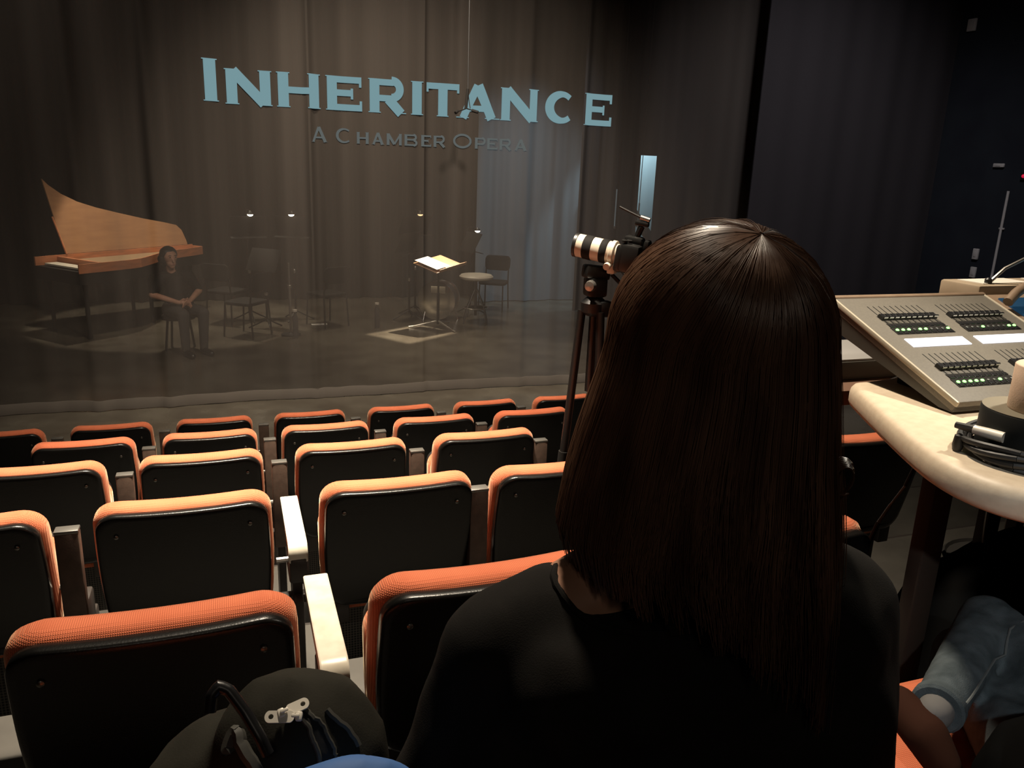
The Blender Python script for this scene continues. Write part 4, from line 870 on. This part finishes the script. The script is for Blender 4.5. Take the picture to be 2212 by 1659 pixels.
for (pts, lb) in (([(1.86, 1.42, DZ-0.06), (1.87, 1.43, -0.75), (1.9, 1.44, -0.98), (1.93, 1.40, -1.25), (1.9, 1.36, ROW_Z[1]+0.006)], 'thin grey cable hanging down under the desk'),
                  ([(2.5, 1.42, DZ-0.06), (2.2, 1.44, -0.78), (2.0, 1.46, -0.86), (1.9, 1.47, -0.83), (1.72, 1.47, DZ-0.058)], 'pale cable drooping under the desk near the right picture edge'),
                  ([(1.62, 1.46, DZ-0.02), (1.60, 1.64, -0.56), (1.585, 2.0, -0.84), (1.60, 2.12, -0.905)], 'thin black cord falling from the desk onto the orange seat')):
    c = thing('cable', lb, 'cable'); P = [Vector(p) for p in pts]; Q = []
    for i in range(len(P)-1):
        for k in range(6): t = k/6; a = P[max(i-1, 0)]; d = P[min(i+2, len(P)-1)]; Q.append(0.5*((2*P[i])+(P[i+1]-a)*t+(2*a-5*P[i]+4*P[i+1]-d)*t*t+(3*P[i]-a-3*P[i+1]+d)*t**3))
    Q.append(P[-1]); MB().tube(Q, 0.0035, 6).build('cord', M['beam'] if 'black' not in lb else M['cable'], c)
# wall fittings on the right wall
for (y, z, a, b_, lb) in ((7.48, 1.67, 0.11, 0.13, 'small pale wall fitting high on the dark right wall'), (6.88, -0.805, 0.07, 0.12, 'small pale outlet plate on the right wall, upper of two'), (6.87, -1.01, 0.07, 0.12, 'small pale outlet plate on the right wall, lower of two'), (6.8, 0.165, 0.13, 0.04, 'faint flat plate on the right wall beside the red light')):
    pl = thing('wall_fitting', lb, 'outlet', (7.995, y, z)); MB().box((-0.012, 0, 0), (0.024, a, b_), 0.005).build('plate', M['wallplate'], pl)
    MB().box((-0.026, 0, 0), (0.006, a*0.45, b_*0.5), 0.002).build('socket', M['wallplate'], pl)
rl = thing('indicator_light', 'small red light on the right wall at the picture edge', 'light', (7.995, 6.47, 0.06)); MB().box((-0.01, 0, 0), (0.02, 0.08, 0.08), 0.004).build('housing', M['black'], rl); MB().ball((-0.025, 0, 0), 0.02, 2).build('lens', M['red_led'], rl)
cn = thing('conduit_pipe', 'faint vertical conduit pipe on the right wall above the console', 'pipe', (7.98, 6.62, 0)); MB().tube([(0, 0, F+0.01), (0, 0, -0.1)], 0.014, 8).build('pipe', M['wallplate'], cn)
for z in (-1.8, -0.5): MB().box((0.008, 0, z), (0.02, 0.06, 0.02), 0.003).build('clip', M['wallplate'], cn)

# ------------------------------------------------------------------ woman in the foreground, seen from behind
wo = thing('person', 'woman with long brown hair and black shirt, seated with her back to us', 'person', (0.42, 0.64, ROW_Z[0]))
O = Vector((0.42, 0.64, ROW_Z[0]))
def q_(x, y, z): return Vector((x, y, z))-O
FD = Vector((0.22, 0.975, 0)); HC = q_(0.445, 0.672, -0.19)
SL, SR = q_(0.238, 0.668, -0.478), q_(0.565, 0.575, -0.425)
EL, ER = q_(0.140, 0.668, -0.71), q_(0.612, 0.56, -0.68)
WL, WR = q_(0.30, 0.90, -0.735), q_(0.55, 0.84, -0.735)
HP = q_(0.415, 0.635, -0.845)
def torso(mb, g, trap=(0.0, 1.0)):
    N0, = (q_(0.43, 0.635, -0.375),)
    for P, s in ((SL, -1), (SR, 1)):
        if trap[0] > 0: mb.limb([N0.lerp(P, trap[0] if s < 0 else 0.45), P], [0.058+g, 0.058+g])
        else: mb.limb([N0, N0.lerp(P, 0.5)+Vector((0, 0, 0.006)), P], [0.062+g, 0.06+g, 0.058+g])
    c = (SL+SR)/2
    for k in range(9):
        t = k/8; z = -0.08-0.36*t; hw = 0.145-0.035*t; r = 0.100+0.016*t; yo = -0.016+0.012*t
        for i in range(5):
            u = (i-2)/2*hw*(1 if k else 0.95); d = (SR-SL).normalized(); p = c+d*u+Vector((0, yo, z)); mb.ball(p, r+g-0.012*abs(i-2)/2)
    mb.limb([HP+Vector((-0.09, 0, 0)), HP+Vector((0.09, -0.01, 0))], [0.125+g, 0.125+g])
b = MB(); face_parts(head(b, HC, FD+Vector((0, 0, -0.08)), (0.0, -0.08, 1)), wo); b.limb([q_(0.43, 0.63, -0.40), q_(0.437, 0.645, -0.27)], [0.062, 0.056]); torso(b, -0.006)
for s, e, w_ in ((SL, EL, WL), (SR, ER, WR)): b.limb([s, e, w_], [0.05, 0.04, 0.027])
hand_chain(b, WL, (0.3, 0.9, -0.3), (1, 0, 0.2), (0, -0.3, -1)); hand_chain(b, WR, (-0.2, 0.9, -0.3), (-1, 0, 0.2), (0, -0.3, -1))
b.fused('body', M['skin'], wo, voxel=0.0075, smooth=5)
def crease(c):
    v = Vector((c.x*9, c.y*9, c.z*4)); k = 0.006*noise.noise(v)+0.004*noise.noise(Vector((c.x*22+c.z*8, c.y*20, c.z*9)))
    d = Vector((c.x, c.y-0.02, 0)); d = d.normalized() if d.length > 1e-4 else Vector((0, 1, 0)); return c+d*k
b = MB(); torso(b, 0.008, (0.735, 1.0)); cc_ = q_(0.42, 0.60, -0.475)
b.limb([q_(0.29, 0.61, -0.495), q_(0.40, 0.585, -0.472), q_(0.52, 0.565, -0.44)], [0.078, 0.082, 0.08])
for s, e, w_ in ((SL, EL, WL), (SR, ER, WR)): b.limb([s, e, w_.lerp(e, 0.12)], [0.066, 0.053, 0.037])
nsh = near(b.fused('shirt', M['shirt'], wo, voxel=0.008, smooth=14, fn=crease))
# collar band round the wide neckline
cl = []
for k in range(33):
    a = 2*pi*k/32; c_, s_2 = cos(a), sin(a)
    cl.append(q_(0.412+0.135*c_, 0.632+0.078*s_2, -0.392+0.012*c_-0.028*max(0, -s_2)-0.05*max(0, s_2)+0.030*abs(c_)**3))
cl = [nsh(p, 0.001) for p in cl]
for _ in range(2): cl = cl[:1]+[nsh((cl[i-1]+cl[i]*2+cl[i+1])/4, 0.0005) for i in range(1, 32)]+cl[-1:]
MB().tube(cl, 0.0035, 8, cap=False).build('collar', M['shirt'], wo)
b = MB()
for s in (-1, 1): b.limb([HP+Vector((0.085*s, 0.0, 0)), HP+Vector((0.075*s+0.03, 0.42, 0.03)), HP+Vector((0.09*s+0.02, 0.40, -0.40)), q_(0.415+0.11*s, 1.035, ROW_Z[0]+0.10)], [0.105, 0.072, 0.05, 0.048])
b.fused('trousers', M['matte_black'], wo, voxel=0.012, smooth=5)
for s in (-1, 1): MB().limb([q_(0.415+0.11*s, 0.92, ROW_Z[0]+0.05) + Vector((0, 0.09, 0)), q_(0.42+0.12*s, 1.17, ROW_Z[0]+0.038)], [0.048, 0.036]).fused('shoe', M['cello'], wo, voxel=0.01, smooth=4)
# hair: dark under-layer and thousands of strands falling from the crown
HX = [0.109, 0.14, 0.16, 0.20, 0.25, 0.30, 0.36, 0.46]
HR = [0.106, 0.1115, 0.1155, 0.123, 0.132, 0.137, 0.127, 0.108]
EC = Vector((0.4475, 0.655, -0.155)); ER_ = Vector((0.106, 0.112, 0.109)); WH = Vector((0.02, -0.40, 0.915)).normalized()   # skull dome and the whorl the hair starts from
def hair_pt(phi, l, k=1.0):
    """point l metres along a strand leaving the whorl towards azimuth phi (0 right, 90 front)"""
    if l < 0.155:
        t = l/0.155; e = Vector((cos(phi), sin(phi), 0)); a = WH.angle(e); d = (WH*sin((1-t)*a)+e*sin(t*a))/max(1e-4, sin(a))
        return Vector((EC.x+d.x*ER_.x*k, EC.y+d.y*ER_.y*k, EC.z+d.z*ER_.z*k))-O
    h = 0.109+l-0.155; r = float(np.interp(h, HX, HR))*k
    ax_x = EC.x-0.10*max(0, h-0.14); ax_y = EC.y-0.10*max(0, h-0.22); ry = r*(1.055 if sin(phi) < 0 else 1.0)
    if h > 0.27: ry = ry*(1+(h-0.27)*0.4)
    return q_(ax_x+r*cos(phi), ax_y+ry*sin(phi), -0.046-h)
def hair_len(phi):
    d = (math.degrees(phi)) % 360           # 0 right, 90 front, 180 left, 270 back
    return 0.046+float(np.interp(d, [0, 20, 48, 62, 118, 130, 160, 180, 200, 225, 250, 275, 300, 325, 345, 360], [0.30, 0.29, 0.27, 0.10, 0.10, 0.27, 0.288, 0.298, 0.300, 0.306, 0.325, 0.365, 0.415, 0.41, 0.34, 0.30]))
cap = []; NP = 40; hs = [0.004, 0.02, 0.04, 0.06, 0.08, 0.1, 0.12, 0.14, 0.155, 0.18, 0.21, 0.24, 0.27, 0.30]
for h in hs: cap.append([hair_pt(2*pi*i/NP, min(h, hair_len(2*pi*i/NP)*0.88), 0.925) for i in range(NP)])
hr = MB().rings(cap, cap=False).add([cap[0][i] for i in range(NP)], [tuple(range(NP))]).build('hair', M['hair'], wo, ang=180)
rng = random.Random(11); clumps = [(rng.uniform(0, 2*pi), rng.uniform(-0.012, 0.012), rng.uniform(-0.05, 0.05), rng.uniform(-0.06, 0.06)) for _ in range(230)]
sv = []; sf = []
for s in range(8500):
    ph, cs_, cl_, sw = clumps[rng.randrange(len(clumps))]
    if s % 3 == 0: ph = rng.uniform(0, 2*pi)
    j = rng.gauss(0, 0.075); phi = ph+j; L0 = hair_len(phi)+cl_*(0.5 if hair_len(phi) > 0.2 else 0.1)+rng.uniform(-0.02, 0.012); k0 = 1.0+rng.uniform(-0.03, 0.01)+cs_*0.6
    fly = rng.random() < 0.025; pts = []; n = 18
    tw_ = rng.gauss(0, 0.06)
    for i in range(n+1):
        t = i/n; l = L0*t+0.002
        wave = 0.014*sin(l*26+ph*7)*max(0, (l-0.18)/0.2)
        gather = 1-0.72*max(0, (t-0.6)/0.4)**1.5                  # locks close towards their tips
        pp = ph+j*gather+tw_*t*(1-t)+sw*max(0, t-0.5)*0.6+wave
        kk = k0 if not fly else k0+0.05*t*sin(3*t+ph)+0.012
        p = hair_pt(pp, l, kk*(1+0.05*max(0, t-0.75)*sin(ph*9)))
        if l > 0.345: p = p+Vector((0.10*(l-0.345), -0.25*(l-0.345), 0))
        pts.append(p)
    r = 0.00085 if not fly else 0.0004
    base = len(sv); a = None
    for i, p in enumerate(pts):
        t = (pts[min(i+1, n)]-pts[max(i-1, 0)]).normalized(); a = t.orthogonal() if a is None else a-t*a.dot(t); a = a.normalized(); c = t.cross(a); rr = r*(1-0.6*(i/n)**3)
        for q3 in range(3): sv.append(p+(a*cos(q3*2.0944)+c*sin(q3*2.0944))*rr)
    for i in range(n):
        for q3 in range(3): a = base+i*3; sf.append((a+q3, a+(q3+1) % 3, a+3+(q3+1) % 3, a+3+q3))
me = bpy.data.meshes.new('strands'); me.from_pydata([tuple(v) for v in sv], [], sf); me.update(); me.materials.append(M['hair']); me.polygons.foreach_set('use_smooth', [True]*len(me.polygons))
so2 = bpy.data.objects.new('strands', me); SC.collection.objects.link(so2); so2.parent = hr; so2['kind'] = 'stuff'
# curl at the right side of the neck
cmb = MB()
for q in range(7):
    cmb.tube([q_(0.527+(0.013+0.0012*q)*cos(0.42*a+1.2+q*0.1)-0.0004*a, 0.545+0.0015*q, -0.272-(0.014+0.001*q)*sin(0.42*a+1.2+q*0.1)) for a in range(0, 15)], [0.0011]*14+[0.0004], 5)
cmb.build('curl', M['hair'], hr)

# ------------------------------------------------------------------ person in jeans, mostly beyond the right edge
PO = Vector((1.10, 0.62, ROW_Z[0])); pe = thing('person', 'person at the right edge of whom only a blue denim leg shows', 'person', PO)
def u_(x, y, z): return Vector((x, y, z))-PO
H2 = u_(1.15, 0.60, -0.85); KR = u_(1.355, 0.985, -0.828); AR = u_(1.050, 0.812, -0.818); KL = u_(1.37, 1.03, -0.935)
b = MB(); hd2 = u_(1.37, 0.55, -0.18); face_parts(head(b, hd2, (0.85, 0.5, 0), (0, 0, 1)), pe); b.limb([u_(1.34, 0.57, -0.42), u_(1.36, 0.555, -0.28)], [0.06, 0.055]); b.limb([H2+Vector((0.0, -0.04, 0.03)), u_(1.34, 0.56, -0.50)], [0.09, 0.10])
sh = [None, (u_(1.47, 0.46, -0.47), u_(1.56, 0.42, -0.70), u_(1.66, 0.62, -0.72))]
sh[0] = (u_(1.25, 0.64, -0.47), u_(1.38, 0.58, -0.70), u_(1.52, 0.76, -0.68))
for a, e, w2 in sh: b.limb([a, e, w2], [0.052, 0.042, 0.028]); hand_chain(b, w2, (0.8, 0.5, -0.1), (-0.5, 0.8, 0.1), (0, 0, -1))
b.fused('body', M['skin'], pe, voxel=0.008, smooth=4)
b = MB(); b.limb([H2+Vector((0.0, -0.04, 0.03)), u_(1.27, 0.55, -0.62), u_(1.34, 0.56, -0.48)], [0.115, 0.125, 0.12])
b.limb([H2+Vector((-0.10, -0.01, 0.03)), H2+Vector((0.09, -0.02, 0.03))], [0.125, 0.125])
for a, e, w2 in sh: b.limb([u_(1.34, 0.57, -0.46), a, e, w2.lerp(e, 0.1)], [0.08, 0.068, 0.054, 0.038])
b.fused('shirt', M['black_wool'], pe, voxel=0.01, smooth=4)
b = MB(); b.limb([H2+Vector((0.08, 0.0, 0)), KR, AR], [0.085, 0.054, 0.039]); b.ball(KR, 0.056)
b.limb([H2+Vector((-0.08, 0.0, -0.01)), KL, u_(1.37, 1.035, ROW_Z[0]+0.10)], [0.08, 0.062, 0.046]); b.limb([H2+Vector((-0.07, 0, 0)), H2+Vector((0.07, 0, 0))], [0.1, 0.1])
njn = near(b.fused('jeans', M['denim'], pe, voxel=0.007, smooth=5, fn=lambda c: c+Vector((0, 0, 0.004*noise.noise(c*16)+0.0025*noise.noise(c*40)))))
sm_ = [AR.lerp(KR, k/12)+Vector((0.022, -0.036, 0.018)) * (1+0.35*k/12) for k in range(0, 13)]
MB().tube([njn(p, 0.001) for p in sm_], 0.0022, 6).build('seam', M['seam'], pe)
dA = (AR-KR).normalized()
MB().lathe([(0.037, 0.0), (0.041, 0.004), (0.041, 0.020), (0.037, 0.024)], 24, AR+dA*0.002, dA).build('cuff', M['denim'], pe)
b = MB(); b.limb([AR-dA*0.01, AR+dA*0.04], [0.030, 0.028]); b.fused('sock', mat('sock_grey', (0.11, 0.105, 0.10), 0.9), pe, voxel=0.008, smooth=3)
M['shoe_red'] = mat('shoe_red', (0.03, 0.011, 0.006), 0.9, spec=0.1)
b = MB(); b.limb([AR+dA*0.07+Vector((0, 0.06, -0.01)), AR+dA*0.075+Vector((0.0, 0.0, -0.02)), AR+dA*0.07+Vector((0.0, -0.04, -0.05))], [0.032, 0.036, 0.028]); b.fused('shoe', M['shoe_red'], pe, voxel=0.008, smooth=4)
MB().limb([u_(1.37, 0.96, ROW_Z[0]+0.05), u_(1.40, 1.04, ROW_Z[0]+0.036)], [0.046, 0.035]).fused('shoe', M['cello'], pe, voxel=0.01, smooth=4)
b = MB(); b.ball(hd2+Vector((-0.02, -0.01, 0.045)), 0.104); b.ball(hd2+Vector((-0.05, -0.03, 0.0)), 0.09); b.fused('hair', M['hair_dark'], pe, voxel=0.01, smooth=4)
jk = thing('jacket', 'black jacket heaped behind the denim leg at the right edge', 'jacket', (1.66, 1.33, ROW_Z[1]))
b = MB(); b.limb([(-0.05, -0.02, 0.30), (0.10, 0.02, 0.46), (0.35, 0.05, 0.50), (0.62, 0.04, 0.46)], [0.13, 0.17, 0.18, 0.16]); b.limb([(0.0, 0, 0.15), (0.6, 0, 0.15)], [0.15, 0.16])
b.fused('cloth', M['black_wool'], jk, voxel=0.016, smooth=6, fn=lambda c: Vector((c.x, c.y, max(0.004, c.z)))+Vector((0, 0, 0.012*noise.noise(c*7) if c.z > 0.05 else 0)))
MB().tube([(-0.12, -0.12, 0.33), (0.05, -0.14, 0.40), (0.3, -0.12, 0.44)], 0.008, 6).build('hem', M['bag_pipe'], jk)

# ------------------------------------------------------------------ backpack on the seat
BO = Vector((0.02, 0.70, ROW_Z[0]+0.475)); bp_ = thing('backpack', 'black backpack with two silver zip pulls at the bottom, left of the woman', 'backpack', BO)
def b_(x, y, z): return Vector((x, y, z))-BO
b = MB(); b.ball(b_(0.035, 0.668, -0.548), (0.082, 0.072, 0.082)); b.ball(b_(0.07, 0.665, -0.57), (0.055, 0.07, 0.085)); b.ball(b_(0.035, 0.69, -0.515), (0.035, 0.04, 0.04))
for zz in (-0.62, -0.70, -0.78, -0.85): b.ball(b_(-0.005, 0.705, zz), (0.115, 0.095, 0.09)); b.ball(b_(0.01, 0.70, zz), (0.10, 0.10, 0.08))
bag = b.fused('body', M['bag'], bp_, voxel=0.007, smooth=5, fn=lambda c: Vector((c.x, c.y, max(0.0, c.z)))+Vector((0, 0.004, 0.003))*noise.noise(c*20))
from mathutils.bvhtree import BVHTree
bt = BVHTree.FromPolygons([v.co for v in bag.data.vertices], [p.vertices for p in bag.data.polygons])
def on_bag(p, lift=0.0):
    c, n, i, d = bt.find_nearest(p); return c+n*lift, n
def dense(P, n=8):
    Q = []
    for i in range(len(P)-1): Q += [P[i].lerp(P[i+1], k/n) for k in range(n)]
    return Q+[P[-1]]
pa = dense([b_(*p) for p in ((0.030, 0.626, -0.466), (0.036, 0.622, -0.47), (0.045, 0.611, -0.483), (0.051, 0.600, -0.500), (0.052, 0.595, -0.53), (0.05, 0.59, -0.60))])
pb = dense([b_(*p) for p in ((0.040, 0.628, -0.463), (0.059, 0.614, -0.477), (0.069, 0.601, -0.494), (0.074, 0.592, -0.52), (0.078, 0.59, -0.56), (0.078, 0.59, -0.60))])
for P in (pa, pb): MB().tube([on_bag(p, 0.0022)[0] for p in P], 0.0022, 6).build('zip_piping', M['bag_pipe'], bp_)
vs = []; n_ = len(pa)
for a, c in zip(pa, pb):
    for k in range(12): vs.append(on_bag(a.lerp(c, k/11), 0.0024)[0])
MB().add(vs, [(i*12+k, i*12+k+1, (i+1)*12+k+1, (i+1)*12+k) for i in range(n_-1) for k in range(11)]).build('zip_opening', M['bag_dark'], bp_)
def zip_pull(a, c):
    pa_, na = on_bag(b_(*a), 0.006); pc, nc = on_bag(b_(*c), 0.008); d = (pc-pa_); Lh = d.length; x = d.normalized(); n = (na+nc).normalized(); n = (n-x*n.dot(x)).normalized(); y = n.cross(x)
    Rm = Matrix((x, y, n)).transposed(); c0 = (pa_+pc)/2
    z = MB(); ol2 = []
    for k in range(24):
        t = 2*pi*k/24; ol2.append((math.copysign(1, cos(t))*max(0, Lh/2-0.0045)+0.0045*cos(t)*1.0, 0.0052*sin(t)))
    hole = [(Lh/2-0.0055+0.0022*cos(2*pi*k/24), 0.0022*sin(2*pi*k/24)) for k in range(24)]
    rr2 = lambda P, zz: [c0+Rm @ Vector((p[0], p[1], zz)) for p in P]
    z.rings([rr2(ol2, -0.001), rr2(ol2, 0.001), rr2(hole, 0.001), rr2(hole, -0.001), rr2(ol2, -0.001)], cap=False)
    o = z.build('zip_pull', M['silver'], bp_, smooth=False)
    MB().box(pa_-x*0.004+n*0.001, (0.006, 0.008, 0.005), 0.0015, Rm).box(pa_-x*0.001+n*0.004, (0.007, 0.003, 0.0025), 0.0008, Rm).build('slider', M['silver'], o)
zip_pull((0.031, 0.621, -0.471), (0.004, 0.625, -0.469)); zip_pull((0.024, 0.626, -0.466), (0.045, 0.629, -0.461))
hdl = dense([b_(*p) for p in ((-0.036, 0.632, -0.462), (-0.034, 0.637, -0.450), (-0.028, 0.640, -0.444), (-0.020, 0.637, -0.448), (-0.008, 0.626, -0.464), (0.003, 0.612, -0.482), (0.008, 0.606, -0.494))], 5)
MB().tube([p+Vector((0, -0.012, 0.008)) for p in hdl], 0.0052, 10).build('carry_handle', M['cap'], bp_)
MB().tube([on_bag(p+Vector((-0.01, -0.01, -0.03)), 0.003)[0] for p in hdl], 0.006, 6).build('strap', M['bag_pipe'], bp_)
for a, c in (((0.075, 0.62, -0.46), (0.10, 0.60, -0.50)),): MB().tube([on_bag(b_(*a).lerp(b_(*c), k/8), 0.002)[0] for k in range(9)], 0.003, 6).build('edge_piping', M['bag_pipe'], bp_)
bl = thing('pouch', 'smooth rounded blue fabric top at the bottom edge below the backpack', 'pouch', (0.064, 0.565, ROW_Z[0]+0.47))
b = MB(); b.ball((0, 0, 0.395), (0.078, 0.036, 0.058)); b.limb([(0, 0.0, 0.05), (0, 0, 0.36)], [0.042, 0.045])
b.fused('body', M['blue'], bl, voxel=0.007, smooth=5, fn=lambda c: Vector((c.x, c.y, max(0.0, c.z)))); MB().tube([(-0.05, -0.03, 0.30), (0.0, -0.042, 0.295), (0.05, -0.03, 0.30)], 0.003, 6).build('seam', M['blue'], bl)

# ------------------------------------------------------------------ put every origin at its thing's base
bpy.context.view_layer.update()
def recentre(o):
    lo = Vector((1e9,)*3); hi = -lo
    inv = o.matrix_world.inverted()
    def walk(x):
        nonlocal lo, hi
        if x.type == 'MESH':
            Mx = inv @ x.matrix_world
            for c in x.bound_box:
                p = Mx @ Vector(c); lo = Vector(map(min, lo, p)); hi = Vector(map(max, hi, p))
        for ch in x.children: walk(ch)
    walk(o)
    if lo.x > 1e8: return
    d = Vector(((lo.x+hi.x)/2, (lo.y+hi.y)/2, lo.z))
    if d.length < 0.02: return
    if o.type == 'MESH':
        if o.data.users > 1: return
        o.data.transform(Matrix.Translation(-d))
    for ch in o.children: ch.matrix_local = Matrix.Translation(-d) @ ch.matrix_local
    o.matrix_world = o.matrix_world @ Matrix.Translation(d)
for o in [x for x in SC.objects if x.parent is None and x.type in ('EMPTY', 'MESH')]: recentre(o)
